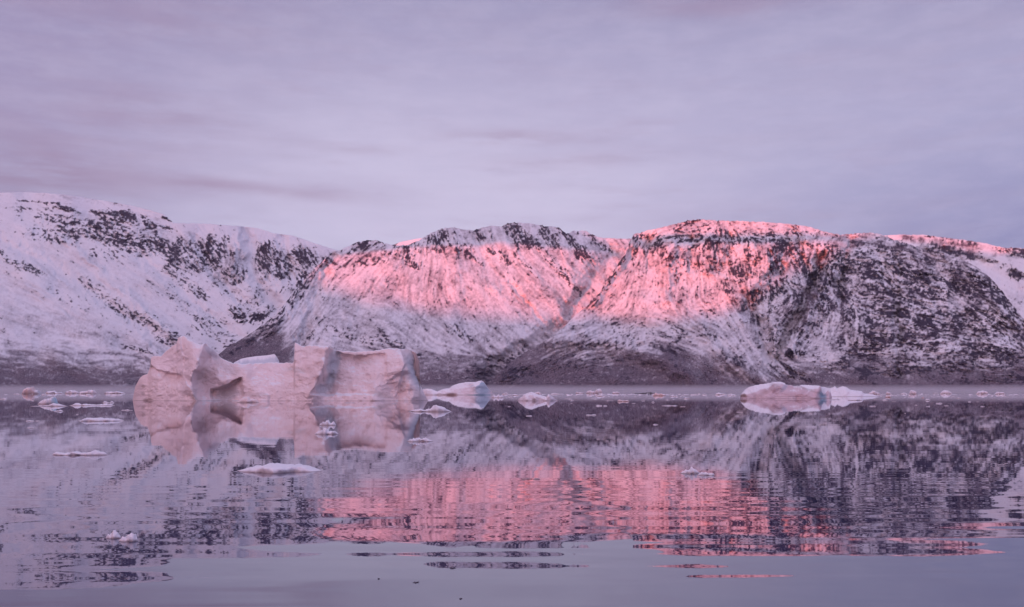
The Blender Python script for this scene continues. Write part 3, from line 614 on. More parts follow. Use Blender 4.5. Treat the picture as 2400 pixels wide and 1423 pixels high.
sculpted_berg('iceberg', 939.3,
    [(311, 939), (314, 920), (318, 905), (325, 890), (333, 882), (346, 876), (351, 862), (353, 850), (352, 838), (362, 834), (378, 835), (388, 825), (405, 810), (414, 806), (417, 793), (424, 788), (433, 787), (440, 793), (449, 798), (458, 803), (470, 809), (476, 806), (482, 805),
     (490, 813), (500, 819), (508, 826), (516, 838), (526, 843), (536, 847), (548, 851), (558, 851), (566, 853), (590, 852), (620, 851), (650, 850), (670, 850), (686, 850), (689, 848), (690, 804), (693, 803), (702, 808), (715, 812), (728, 809), (742, 810), (760, 811), (772, 811), (776, 816), (783, 820),
     (800, 822), (830, 824), (860, 823), (885, 821), (905, 817), (925, 816), (950, 818), (968, 822), (975, 828), (981, 842), (984, 860), (984, 885), (986, 905), (994, 922), (1001, 935), (1003, 939)],
    [(312, 930, 2), (330, 900, 5), (345, 930, 9), (355, 840, -2), (365, 870, 4), (370, 915, 10), (385, 845, 0), (400, 880, 5), (405, 925, 11), (430, 800, 0), (425, 850, 2), (430, 890, 7), (440, 930, 14),
     (478, 812, 8), (473, 825, 10), (466, 845, 12), (458, 865, 14), (451, 885, 16), (448, 905, 17), (455, 922, 18), (463, 936, 20),
     (468, 870, 7), (462, 895, 6), (480, 850, 4), (490, 835, 1), (480, 890, 4), (500, 870, 2), (500, 900, 6), (515, 890, 8), (532, 890, 10), (543, 896, 9), (480, 925, 8), (495, 935, 12), (520, 925, 7), (535, 915, 8.5), (545, 925, 9), (550, 905, 9), (510, 840, -1), (540, 860, 3), (555, 880, 8),
     (562, 860, 6), (570, 895, 9), (565, 930, 12), (600, 860, -1), (610, 885, 5), (600, 915, 11), (620, 935, 16), (650, 865, 0), (660, 900, 8), (660, 935, 15), (685, 860, 2), (692, 820, 0), (695, 870, 7), (700, 905, 12),
     (725, 830, 4), (725, 870, 9), (720, 900, 13), (745, 830, 8), (740, 870, 13), (730, 900, 16), (766, 818, 14), (760, 850, 16), (750, 880, 18), (738, 905, 19), (728, 922, 19),
     (778, 825, 5), (780, 850, 2), (772, 880, 3), (762, 905, 7), (755, 925, 12), (800, 832, 2), (800, 870, 4), (800, 905, 9), (790, 935, 14), (830, 830, 0), (835, 850, -2), (850, 870, 3), (840, 900, 9), (830, 935, 15), (880, 830, -1), (890, 850, 3), (890, 880, 7), (870, 910, 11), (880, 936, 17),
     (920, 828, 1), (930, 850, 7), (925, 880, 9), (920, 910, 8), (925, 932, 10), (950, 835, 4), (948, 852, 10), (945, 880, 10.5), (940, 905, 9.5), (935, 925, 10), (955, 870, 11), (960, 900, 13), (965, 930, 15), (945, 860, 10), (968, 845, 0), (972, 875, 0), (982, 860, -9), (980, 895, -2), (975, 905, 10), (985, 930, 11), (998, 937, 6)],
    26.0, ICE_BIG, 'huge pinkish iceberg with a jagged peak, a low saddle and a flat-topped block',
    blue=[(780, 862, 13, 52, 14, .85), (755, 912, 14, 14, 0, .7), (535, 926, 26, 12, -18, .6), (976, 866, 18, 44, -12, .85), (945, 895, 7, 30, 10, .22), (500, 826, 10, 20, -40, .55), (535, 862, 28, 10, 35, .25)],  # bluish ice, with the shade of right faces, groove and cave painted in
    dirt=[(337, 905, 4, 5, 0, .35), (335, 922, 4, 5, 0, .3), (348, 937, 10, 3, 0, .5), (455, 932, 10, 6, 40, .35), (695, 868, 22, 7, 10, .28), (895, 924, 22, 6, 10, .35), (600, 925, 40, 5, 8, .22), (840, 840, 42, 13, 10, .26), (478, 878, 14, 20, 20, .2)],
    rows=120, seed=11, step=1.3, gain=0.85, tilt=5.0,
    steps=[('x', [(482, 795), (472, 835), (462, 860), (451, 885), (450, 905), (460, 938)], 9, 7, 70), ('x', [(420, 785), (427, 830), (430, 870), (438, 900), (455, 925), (461, 938)], 3, 4, 14),
           ('y', [(345, 850), (363, 866), (400, 872), (425, 880)], 3.0, 3, 22), ('y', [(500, 910), (530, 900), (548, 892), (562, 884)], 6.5, 4, 40), ('x', [(771, 805), (765, 840), (757, 865), (748, 890), (726, 922)], 11, 10, 60),
           ('x', [(947, 855), (940, 880), (932, 905), (925, 935)], 5, 7, 14), ('x', [(935, 812), (950, 850), (965, 875), (978, 900), (990, 918)], 12, 9, 200), ('y', [(790, 826), (840, 832), (900, 826)], 3.5, 5, 26)])
main = bpy.data.objects['iceberg']
# pale slab standing at the back of the saddle: part of the same iceberg
def slab():
    Dw = wdist(939.3) + 21
    top = [(548, 850), (565, 841), (580, 838), (600, 835), (625, 833), (643, 830), (647, 834), (652, 842), (656, 851)]
    xs = np.arange(548, 656, 2.0); ty = np.interp(xs, [p[0] for p in top], [p[1] for p in top])
    rows = []
    for off, f in ((-4, 26.0), (-2, 8.0), (-0.4, 0.6), (0.4, 0), (4, 0.5), (9, 6), (10, 40)):
        D = Dw + off
        y = ty + f * 1.5
        P = pix(xs, y, np.full(xs.shape, D) + 0.3 * fbm(xs / 8, xs * 0 + off, 9, 3)); rows.append(P)
    P = np.stack(rows); P -= np.array(main.location)
    o = make_mesh('back_slab', P.reshape(-1, 3), grid_faces(len(rows), len(xs)), ICE_MED, {'blue': np.full(P.shape[:2], .45), 'dirt': np.zeros(P.shape[:2])}, parent=main)
    o['label'] = 'smooth pale blue slab at the back of the saddle'
slab()

sculpted_berg('iceberg', 926.0,
    [(984, 925), (990, 914), (1000, 911), (1012, 912), (1024, 917), (1032, 915), (1042, 911), (1052, 910), (1060, 904), (1075, 899), (1090, 896), (1105, 895.5), (1115, 896), (1122, 893), (1128, 891.5), (1134, 895), (1140, 904), (1146, 912), (1153, 919), (1156, 925.5)],
    [(995, 920, 6), (1020, 923, 8), (1040, 920, 8), (1060, 908, 2), (1060, 922, 12), (1085, 900, 0), (1085, 910, 8), (1080, 924, 16), (1100, 905, 6), (1105, 920, 18), (1112, 905, 18), (1112, 923, 22), (1125, 896, 6), (1130, 905, 8), (1130, 922, 12), (1140, 912, -4), (1150, 922, -6)],
    40.0, ICE_MED, 'pale wedge-shaped iceberg with blue right end, beside the huge iceberg', blue=[(1130, 912, 17, 15, 0, .6), (1122, 902, 20, 2, -15, .8), (1128, 924, 26, 1.6, 0, .95), (1100, 900, 12, 2, -10, .4)],
    dirt=[(1058, 924.5, 12, 4, 0, .9), (1030, 925, 14, 1.5, 0, .6)], rows=46, seed=23, step=1.2, noise=.6, base_z=-3, gain=.7, tilt=6)
sculpted_berg('iceberg', 939.6,
    [(1213, 939), (1216, 934), (1224, 929), (1230, 923), (1238, 920), (1248, 919), (1256, 922), (1264, 926), (1275, 929), (1281, 931), (1284, 925), (1287, 923.5), (1291, 928), (1296, 931), (1303, 936), (1307, 939)],
    [(1220, 936, 2), (1235, 925, 1), (1235, 936, 5), (1250, 922, 1), (1252, 930, 3), (1255, 937, 5), (1275, 934, 3), (1287, 928, 2), (1290, 936, 3), (1302, 938, 1)],
    9.0, ICE_MED, 'small white iceberg with a rounded dome and a little spike at its right', dirt=[(1252, 938, 5, 3, 0, .5), (1234, 938.5, 4, 1.5, 0, .5)], rows=36, seed=31, step=1.0, noise=.8, base_z=-.8, gain=.6, tilt=2)
sculpted_berg('iceberg', 934.2,
    [(1735, 927), (1738, 922.5), (1746, 913), (1755, 907.5), (1770, 903.5), (1785, 900.5), (1800, 898), (1815, 895), (1824, 894.4), (1832, 896), (1840, 898.5), (1841, 902), (1855, 903.5), (1864, 905.5), (1880, 902.5), (1895, 902.8), (1915, 904), (1930, 907), (1945, 909.5), (1948, 925), (1950, 934)],
    [(1740, 926, 0), (1755, 915, -7), (1752, 931, 4), (1780, 908, -8), (1772, 922, 5), (1800, 901, -6), (1795, 914, 6), (1775, 932, 8), (1820, 900, 3), (1815, 910, 8), (1820, 930, 9), (1835, 900, 3), (1832, 912, 5), (1845, 922, 7), (1860, 908, 1), (1860, 930, 9), (1880, 905, -6), (1880, 914, 6), (1885, 930, 9), (1905, 906, -7), (1905, 919, 6),
     (1915, 908, 3), (1918, 912, 8), (1918, 930, 10), (1925, 915, 0), (1928, 928, -2), (1935, 910, -4), (1938, 930, 4), (1945, 928, 6)],
    22.0, ICE_FACE, 'tilted iceberg with smooth snow top and broken pinkish front face on the right',
    blue=[(1928, 926, 9, 11, -20, 1.0), (1838, 908, 12, 5, -60, .4)], dirt=[(1742, 929, 10, 4, 0, .9), (1820, 905, 14, 5, 25, .32), (1795, 918, 30, 6, -28, .25), (1890, 912, 30, 3, 15, .28), (1860, 931.5, 90, 1.2, 0, .35)], rows=60, seed=41, step=1.1, snowline=[(1735, 929), (1770, 919), (1800, 906.5), (1820, 896.5), (1842, 901), (1845, 890), (1862, 890), (1866, 903), (1880, 907), (1900, 912), (1915, 911), (1921, 904), (1926, 917), (1931, 924), (1940, 914), (1950, 920)], noise=.8, base_z=-1.2, gain=.62, tilt=2)
sculpted_berg('iceberg', 929.5,
    [(1918, 926), (1930, 912), (1950, 909), (1957, 905), (1962, 910), (1975, 905), (1984, 907), (1992, 913), (2003, 915.5), (2020, 917), (2024, 922), (2045, 924), (2060, 928.5)],
    [(1955, 920, 2), (1975, 912, 2), (1980, 924, 9), (2010, 922, 8), (2040, 927, 4)], 16.0, ICE_MED,
    'low white iceberg behind and right of the tilted one', rows=30, seed=47, step=1.2, noise=.5, base_z=-1.5)

# ------------------------------------------------------------------ floes
def floe(x0, x1, y, prof, label, mat=ICE_SMALL, depth=0.5, seed=0, name='ice_floe', cat='ice floe', group=None, dirt=0.0, blue=None, lump=0.12):
    """floating ice: prof = heights above the water in photo pixels along its length"""
    Dw = wdist(y); m = Dw / F
    wdt = (x1 - x0) * m; ry = wdt * 0.5 * depth
    Dc = Dw + ry * 0.6
    x0w, x1w = (x0 - CX) / F * Dw, (x1 - CX) / F * Dw
    nx = int(min(70, max(9, (x1 - x0) * 0.9))); nth = 16 if nx < 30 else 26
    u = np.linspace(0, 1, nx)
    ph = np.interp(u, np.linspace(0, 1, len(prof)), prof) * m
    if y > 1090: ph = ph * 0.62
    ph = ph * (1 + 0.14 * fbm(u * nx / 6, u * 0, seed + 90, 3)) 
    env = np.clip(np.minimum(u, 1 - u) / 0.16, 0, 1) ** 0.55
    rr = ry * (0.25 + 0.75 * np.sin(np.pi * u) ** 0.6) * (1 + 0.22 * fbm(u * 4, u * 0 + 2, seed + 92, 3))
    V = []
    for k in range(nth):
        th = 2 * math.pi * k / nth
        c, s_ = math.cos(th), math.sin(th)
        if s_ >= 0:
            z = ph * env * (s_ ** 0.55) * (1 + lump * fbm(u * nx / 5, u * 0 + k * 0.45, seed + 95, 3)); z = np.maximum(z, 0) if s_ > .1 else z
        else: z = -(0.35 * ph.max() + 0.02) * env * (-s_) ** 0.5
        yy = Dc + rr * env * (np.sign(c) * abs(c) ** 0.8) * (1 + 0.10 * fbm(u * nx / 7, u * 0 + k * .3, seed + 97, 2))
        V.append(np.stack([x0w + (x1w - x0w) * u, yy - 0 * u, z], -1))
    P = np.stack(V, 1)
    nr, nc = P.shape[:2]
    f = grid_faces(nr, nc, wrap=True)
    bl = np.zeros((nr, nc)); 
    if blue is not None: bl += (blue * sig((u - 0.72) * 30))[:, None]
    di = np.zeros((nr, nc)) + dirt
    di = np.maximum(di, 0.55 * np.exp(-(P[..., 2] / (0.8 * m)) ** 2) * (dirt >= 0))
    org = ((x0w + x1w) / 2, Dc, 0.0)
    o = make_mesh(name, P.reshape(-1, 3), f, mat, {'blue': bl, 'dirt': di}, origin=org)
    return tag(o, label, cat, group)

GF = 'ice floes and small bergs scattered on the fjord'
FL = [
 # foreground
 (545, 752, 1106, (3, 11, 16, 21, 25, 24, 22, 20, 18, 14, 8, 4), 'largest flat white ice floe, long and humped, in front of the huge iceberg', dict(depth=.55, seed=1, lump=.07)),
 (118, 249, 1067, (9, 6, 5, 6, 7, 5, 5, 7, 8, 7, 6), 'thin log-like ice floe with a dark wet underside at far left', dict(depth=.25, seed=2)),
 (245, 282, 1262, (6, 12, 13, 20, 19, 10, 5), 'small two-knobbed lump of ice nearest the camera at lower left', dict(depth=.6, seed=3, lump=.2)),
 (275, 321, 1269, (8, 12, 14, 19, 22, 20, 12), 'rounded knobbly ice lump touching the two-knobbed one at lower left', dict(depth=.5, seed=4, lump=.2)),
 (747, 787, 997, (4, 8, 6, 9, 5, 8, 5), 'ragged little ice floe reflected below the block of the huge iceberg, upper of two', dict(depth=.5, seed=5, lump=.3)),
 (735, 793, 1018, (3, 6, 9, 11, 8, 7, 3), 'small white mounded floe just below the ragged little one', dict(depth=.5, seed=6)),
 (952, 1015, 1035, (2, 5, 7, 8, 6, 6, 5, 3), 'slim white floe with dark rim below the right end of the huge iceberg', dict(depth=.45, seed=7)),
 (956, 1058, 965, (2, 4, 5, 6, 4, 6, 9, 16, 15, 10, 6, 2), 'pointed white floe with a tent-shaped hump right of the huge iceberg', dict(depth=.4, seed=8)),
 (1595, 1642, 1110, (4, 8, 14, 18, 14, 7), 'small white humped floe in the pink reflection at right', dict(depth=.45, seed=9)),
 (1636, 1676, 1114, (6, 10, 10, 9, 10, 8), 'flat dark-edged floe touching the humped one at right', dict(depth=.4, seed=10)),
 (1220, 1250, 1123, (2, 3, 2, 3, 2), 'thin dark sliver of ice in the pink reflection at centre', dict(depth=.3, seed=11, dirt=.7)),
 (1248, 1266, 1123.5, (2, 4, 4, 2), 'short dark ice chip at the right end of the thin sliver', dict(depth=.4, seed=12, dirt=.6)),
 (176, 286, 987, (2, 4, 7, 7, 6, 5, 6, 6, 4, 2), 'flat white floe with pointed ends left of the huge iceberg', dict(depth=.45, seed=13)),
 (553, 606, 943.5, (2, 6, 10, 11, 9, 8, 6, 3), 'low rounded tongue of ice at the foot of the huge iceberg, below its saddle', dict(depth=.35, seed=110, mat=ICE_BIG)),
 (806, 832, 944.5, (.8, 1.2, .8, 1), 'hair-thin sliver right in front of the block of the huge iceberg', dict(depth=.25, seed=111)),
 (918, 930, 946, (1, 1.8, 1.2), 'small bright chip in front of the right end of the huge iceberg', dict(depth=.4, seed=112)),
 # left, mid distance
 (66, 156, 952.5, (1, 1, 1, 2, 5, 6, 3, 2), 'long low floe with the blue-ended block behind it', dict(depth=.3, seed=14)),
 (157, 266, 951, (1, 3, 5, 3, 4, 2, 3, 3, 2, 3, 1), 'long bumpy low floe continuing right of the one with the blue-ended block', dict(depth=.3, seed=15, lump=.3)),
 (84, 134, 947.5, (2, 5, 8, 10, 11, 12, 13, 12, 5), 'small leaning ice block with a blue right end at far left', dict(depth=.5, seed=16, mat=ICE_MED, blue=.9, name='iceberg', cat='iceberg')),
 (238, 267, 944.5, (1, 3, 2, 1, 4, 2), 'tiny knobbed floe above the right end of the bumpy floe', dict(depth=.4, seed=17)),
 (125, 147, 964.5, (1, 3, 4, 2), 'small diamond-shaped floe below the long low floe', dict(depth=.5, seed=18)),
 (283, 311, 962, (2, 1, 2, 1, 1), 'thin ice sliver close to the left tip of the huge iceberg', dict(depth=.3, seed=19)),
 (59, 80, 987.5, (1, 2.5, 2, 1), 'little ice sliver left of the pointed flat floe', dict(depth=.3, seed=20)),
 (82, 93, 987, (1, 1.5, .8), 'tiny ice chip right behind the little sliver at far left', dict(depth=.4, seed=21)),
 (62, 81, 1003.5, (1, 2, 1), 'lowest of the faint slivers at far left, below two others', dict(depth=.3, seed=22)),
 (178, 184, 972, (1, 1.4, .8), 'speck of ice above the pointed flat floe', dict(depth=.5, seed=23)),
 (-6, 17, 935.8, (1, 1, 2, 1), 'small floe cut by the left edge of the photo', dict(depth=.4, seed=24)),
 (47, 93, 923.5, (5, 10, 13, 14, 13, 10, 7, 4), 'rounded peach-coloured berg with a pale right end near the far left shore', dict(depth=.6, seed=25, mat=ICE_PINK, blue=.7, name='iceberg', cat='iceberg')),
 (31, 46, 924, (1, 2, 1), 'small pale floe just left of the peach berg', dict(depth=.4, seed=26)),
 (104, 146, 922.8, (5, 6, 5, 6, 2, 3, 2), 'stepped pale berg right of the peach berg', dict(depth=.5, seed=27, mat=ICE_MED, name='iceberg', cat='iceberg')),
 (96, 111, 926, (1, 2.5, 2), 'small floe below the gap between peach and stepped bergs', dict(depth=.5, seed=28)),
 (110, 128, 928.8, (.8, 1, 1.4), 'thin sliver below the stepped berg', dict(depth=.3, seed=29)),
 (150, 184, 922.6, (3, 6, 8, 6, 4), 'faint misty berg between the stepped berg and the long ragged one', dict(depth=.5, seed=30, mat=ICE_MED, name='iceberg', cat='iceberg')),
 (182, 225, 923, (5, 8, 6, 8, 8, 8, 4), 'long ragged pale berg at the far shore, left of the huge iceberg', dict(depth=.5, seed=31, mat=ICE_MED, name='iceberg', cat='iceberg')),
 (241, 292, 922.8, (3, 5, 4, 5, 3, 2), 'low pale berg nearest the left tip of the huge iceberg', dict(depth=.5, seed=32, mat=ICE_MED, name='iceberg', cat='iceberg')),
 (255, 287, 926, (1, 2, 2, 2, 1), 'flat floe just below the low pale berg', dict(depth=.4, seed=33)),
 (255, 275, 929.4, (1, 1.5, 1), 'lowest thin floe below the low pale berg', dict(depth=.4, seed=34)),
 (186, 199, 936.5, (.7, 1.2, .7), 'faint sliver above the bumpy long floe', dict(depth=.3, seed=35)),
 (74, 80, 936.8, (.6, 1, .6), 'tiny ice speck above the blue-ended block', dict(depth=.4, seed=36)),
 (128, 141, 934.6, (.5, .8, .5), 'hair-thin sliver above right of the blue-ended block', dict(depth=.3, seed=37)),
 # right of the wedge-shaped berg
 (1153, 1181, 932.5, (4, 6, 4, 7, 5, 6, 3), 'ragged white floe touching the blue end of the wedge-shaped iceberg', dict(depth=.5, seed=38, lump=.3)),
 (1176, 1192, 924.2, (2, 4, 2), 'pale floe beyond the ragged one, right of the wedge-shaped iceberg', dict(depth=.4, seed=39)),
 (1192, 1203, 931, (1, 2, 1), 'small chip between the ragged floe and the domed iceberg', dict(depth=.4, seed=40)),
 (1200, 1222, 927.4, (1, 3, 2, 1), 'low floe behind the left foot of the domed iceberg', dict(depth=.4, seed=41)),
 (1190, 1197, 953.3, (.6, 1.2, .6), 'tiny speck on dark water below the wedge-shaped iceberg', dict(depth=.5, seed=42)),
 (1250, 1270, 923.2, (2, 4, 5, 2), 'white block rising behind the domed iceberg', dict(depth=.5, seed=43, mat=ICE_MED)),
 (1289, 1312, 924, (1, 2.5, 2, 1), 'pale flat floe behind the spike of the domed iceberg', dict(depth=.4, seed=44)),
 (1232, 1247, 975.6, (1.2, 1.6, 2.6), 'lone short floe on dark water straight below the domed iceberg', dict(depth=.4, seed=45)),
 (1047, 1055, 982.4, (1, 1.8, 1), 'lone speck below the right tip of the tent-shaped floe', dict(depth=.5, seed=46)),
 (1322, 1343, 934.8, (.8, 1, 1), 'thin floe right of the domed iceberg', dict(depth=.3, seed=47)),
 (1335, 1345, 938.8, (1, 1.8, 1), 'small oval floe below the thin one, right of the domed iceberg', dict(depth=.4, seed=48)),
 (1337, 1342, 945.6, (1.2, 1, .6), 'tiny chip below the small oval floe', dict(depth=.4, seed=49)),
 (1394, 1413, 922.6, (4, 10, 15, 12, 5), 'small pale peak standing in the mist, tallest between the domed and tilted icebergs', dict(depth=.6, seed=50, mat=ICE_MED, name='iceberg', cat='iceberg')),
 (1374, 1396, 922.6, (4, 7, 9, 6, 5), 'jagged pale berg at the left foot of the misty peak', dict(depth=.6, seed=51, mat=ICE_MED, name='iceberg', cat='iceberg')),
 (1349, 1369, 922.4, (4, 3, 3, 3), 'flat-topped pale berg left of the jagged one in mist', dict(depth=.4, seed=52, mat=ICE_MED, name='iceberg', cat='iceberg')),
 (1435, 1455, 922.8, (3, 4, 4, 2), 'low white berg right of the misty peak', dict(depth=.5, seed=53, mat=ICE_MED, name='iceberg', cat='iceberg')),
 (1400, 1415, 929, (2, 3, 2), 'white floe floating below the misty peak', dict(depth=.5, seed=54)),
 (1382, 1403, 934.8, (1, 2, 2, 1), 'smooth oval floe lower left of the misty peak', dict(depth=.4, seed=55)),
 (1409, 1415, 934.6, (.8, 1.4, .8), 'tiny chip right of the smooth oval floe', dict(depth=.5, seed=56)),
 (1447, 1476, 941.5, (4, 4.5, 4, 3, 2), 'pinkish wedge of ice left of the dark debris', dict(depth=.45, seed=57, mat=ICE_PINK)),
 (1421, 1438, 939.4, (1.8, 1, .8, 1), 'thin tailed floe left of the pinkish wedge', dict(depth=.3, seed=58)),
 (1396, 1412, 951.8, (.8, 1.8, 1.6, .8), 'left one of a close pair of slivers on the dark water', dict(depth=.3, seed=59)),
 (1414, 1424, 952, (1.6, 1.6, .8), 'right one of a close pair of slivers on the dark water', dict(depth=.4, seed=60)),
 (1373, 1398, 973.6, (2, 2.4, 1.4, 2, 2.4), 'bone-shaped floe alone on the dark water below the close pair', dict(depth=.3, seed=61)),
 (1503, 1512, 939.4, (.8, 1.8, 1), 'small chip below the dark debris', dict(depth=.4, seed=62)),
 (1480, 1490, 945.6, (.8, 1, .8), 'thin sliver right below the pinkish wedge', dict(depth=.4, seed=63)),
 (1527, 1535, 943.5, (1.4, 1.8, 1), 'pale pink chip between the pinkish wedge and the humped rose floe', dict(depth=.5, seed=64)),
 (1530, 1562, 928, (2, 5, 6, 6, 4, 2), 'humped rose-tinted floe right beside the dark debris', dict(depth=.5, seed=65, mat=ICE_PINK)),
 (1570, 1591, 929.5, (2, 2.5, 2, 2), 'flat floe just right of the humped rose floe', dict(depth=.4, seed=66)),
 (1602, 1617, 934.5, (1.4, 2.6, 2), 'small oval floe right of the flat one', dict(depth=.4, seed=67)),
 (1560, 1570, 938, (1.2, 2, 1.2), 'ring-shaped chip below the flat floe', dict(depth=.4, seed=68)),
 (1550, 1590, 951.4, (.8, 1.4, 1.8, 1.2, 1.4, .8), 'long thin sliver on dark water below the ring-shaped chip', dict(depth=.25, seed=69)),
 (1594, 1607, 953.6, (.8, .8, 1.6), 'pin-shaped sliver at the right end of the long thin one', dict(depth=.3, seed=70)),
 (1530, 1544, 995.8, (1, 2, 1), 'single small oval floe lowest on the dark water right of centre', dict(depth=.45, seed=71)),
 (1676, 1706, 925.6, (2, 4, 3, 2, 2), 'white bumpy floe left of the tilted iceberg', dict(depth=.5, seed=72)),
 (1725, 1742, 966.4, (.6, 1, .8), 'thin speckled sliver below the left end of the tilted iceberg', dict(depth=.3, seed=73)),
 (1944, 1969, 937, (1.6, 2, 2.4, 1.4), 'flat floe below the blue notch of the tilted iceberg', dict(depth=.4, seed=74)),
 (1988, 2023, 938.6, (1, 2.4, 2, 2.8, 2), 'white floe below the low iceberg behind the tilted one', dict(depth=.4, seed=75)),
 (2038, 2053, 952.8, (1.6, 1.2, 2), 'twin-knobbed chip alone on dark water, right of the tilted iceberg', dict(depth=.4, seed=76)),
 # far right
 (2036, 2064, 924.8, (4, 8, 8, 5, 3), 'rounded white berg at the right end of the low iceberg', dict(depth=.5, seed=77, mat=ICE_MED, name='iceberg', cat='iceberg')),
 (2077, 2090, 924.4, (5, 7, 5, 3), 'small two-topped berg right of the rounded white one', dict(depth=.5, seed=78, mat=ICE_MED, name='iceberg', cat='iceberg')),
 (2075, 2089, 931.4, (1, 3, 3, 1), 'pinkish floe straight below the two-topped berg', dict(depth=.5, seed=79, mat=ICE_PINK)),
 (2110, 2128, 924.2, (2, 4, 2), 'low mound of ice left of the square misty berg', dict(depth=.4, seed=80)),
 (2131, 2151, 924.2, (6, 7, 7, 6), 'square-topped misty berg far right', dict(depth=.5, seed=81, mat=ICE_MED, name='iceberg', cat='iceberg')),
 (2205, 2234, 923.6, (5, 6, 10, 7, 4, 3), 'pointed misty berg, tallest of those right of the tilted iceberg', dict(depth=.5, seed=82, mat=ICE_MED, name='iceberg', cat='iceberg')),
 (2289, 2320, 923.8, (1, 5, 7, 7, 5, 1), 'lens-shaped warm white berg toward the right edge', dict(depth=.5, seed=83, mat=ICE_MED, name='iceberg', cat='iceberg')),
 (2333, 2359, 924.2, (2, 5, 5, 5, 2), 'flat layered berg nearest the right edge', dict(depth=.5, seed=84, mat=ICE_MED, name='iceberg', cat='iceberg')),
 (2337, 2366, 929.6, (1, 1.6, .8, 1.4), 'broken line of ice below the flat layered berg', dict(depth=.3, seed=85)),
 (2186, 2200, 921.9, (1.5, 1.6, 1.4), 'pair of thin bright slabs left of the pointed misty berg', dict(depth=.3, seed=86)),
 (2169, 2181, 938.6, (1.4, 3, 2, 1), 'bright oval floe below the pointed misty berg, larger than its neighbours', dict(depth=.5, seed=87)),
 (2160, 2167, 933, (1.6, 2.4, 1.6), 'pink chip just above the bright oval floe', dict(depth=.5, seed=88, mat=ICE_PINK)),
 (2068, 2081, 938, (.8, 2, 1.6), 'oval floe below the pinkish floe', dict(depth=.4, seed=89)),
 (2047, 2056, 935.4, (1, 1.2, .8), 'thin floe left above that oval floe', dict(depth=.4, seed=90)),
 (2090, 2100, 941.6, (1, 1.2, 1), 'thin dash of ice lower right of the oval floe', dict(depth=.4, seed=91)),
 (2194, 2210, 946.2, (.8, 2, 2, 1), 'tailed chip lower right of the bright oval floe', dict(depth=.4, seed=92)),
 (2213, 2225, 951.4, (.7, .8, .7), 'hair-thin dash right below the tailed chip', dict(depth=.3, seed=93)),
 (2170, 2181, 953.2, (.8, 1.2, 2), 'small comma-shaped chip below the bright oval floe', dict(depth=.4, seed=94)),
 (2144, 2151, 950.2, (1, 1.6, 1), 'round speck left of the comma-shaped chip', dict(depth=.5, seed=95)),
 (2120, 2123, 969.2, (.8, 1, .8), 'lowest isolated speck on the dark water at right', dict(depth=.5, seed=96)),
 (2242, 2254, 934, (1, 1.6, 1.4), 'thin floe left below the lens-shaped berg', dict(depth=.4, seed=97)),
 (2269, 2277, 942, (1, 1.8, 1), 'bright speck below the lens-shaped berg, left of a dash', dict(depth=.5, seed=98)),
 (2288, 2295, 942, (.7, .9, .7), 'faint dash right of the bright speck', dict(depth=.4, seed=99)),
 (2298, 2309, 953.2, (.8, 1.6, 1), 'small floe lowest under the lens-shaped berg', dict(depth=.4, seed=100)),
 (2359, 2365, 942.4, (.6, 1, .6), 'faint speck at lower right of the layered berg', dict(depth=.5, seed=101)),
 (2128, 2138, 930, (1, 1.8, 1), 'small floe below the square-topped misty berg', dict(depth=.5, seed=102)),
 (1645, 1658, 925.5, (1, 2, 1), 'small floe far out between the flat floe and the bumpy one', dict(depth=.4, seed=103)),
 (1618, 1640, 926, (1, 1.6, 1, 1.4), 'thin pale floe right of the small oval one near the mist', dict(depth=.3, seed=104)),
 (1705, 1728, 927.5, (1, 2, 1.4, 1), 'broken white floe at the left foot of the tilted iceberg', dict(depth=.4, seed=105)),
]
for (x0, x1, y, prof, lab, kw) in FL:
    floe(x0, x1, y, prof, lab, group=GF, **kw)

# dark ragged debris on the far ice
def debris():
    rnd = random.Random(4); V = []; Fc = []
    Dw = wdist(922.6); m = Dw / F
    for k in range(26):
        px = 1489 + 46 * (k / 25) + rnd.uniform(-1, 1)
        hgt = m * (1.6 + 3.2 * math.exp(-((px - 1521) / 7) ** 2) * rnd.uniform(.5, 1.2)); wd = m * rnd.uniform(.9, 2.4)
        cx = (px - CX) / F * Dw; cy = Dw + rnd.uniform(-4, 4); n0 = len(V)
        for (a, b, c) in ((-1, -1, 0), (1, -.8, 0), (1, 1, 0), (-.9, 1, 0), (-.5, -.4, 1), (.4, -.5, .85), (.5, .4, .95), (-.4, .5, .8)):
            V.append((cx + a * wd * .6, cy + b * wd * .6, -.3 + c * hgt + .3))
        Fc += [tuple(n0 + i for i in f) for f in ((0, 1, 5, 4), (1, 2, 6, 5), (2, 3, 7, 6), (3, 0, 4, 7), (4, 5, 6, 7), (3, 2, 1, 0))]
    o = make_mesh('dark_debris', V, Fc, ICE_DARK, smooth=False, origin=((1512 - CX) / F * Dw, Dw, 0))
    tag(o, 'ragged dark streak of debris lying among the far floes right of centre', 'debris')
debris()

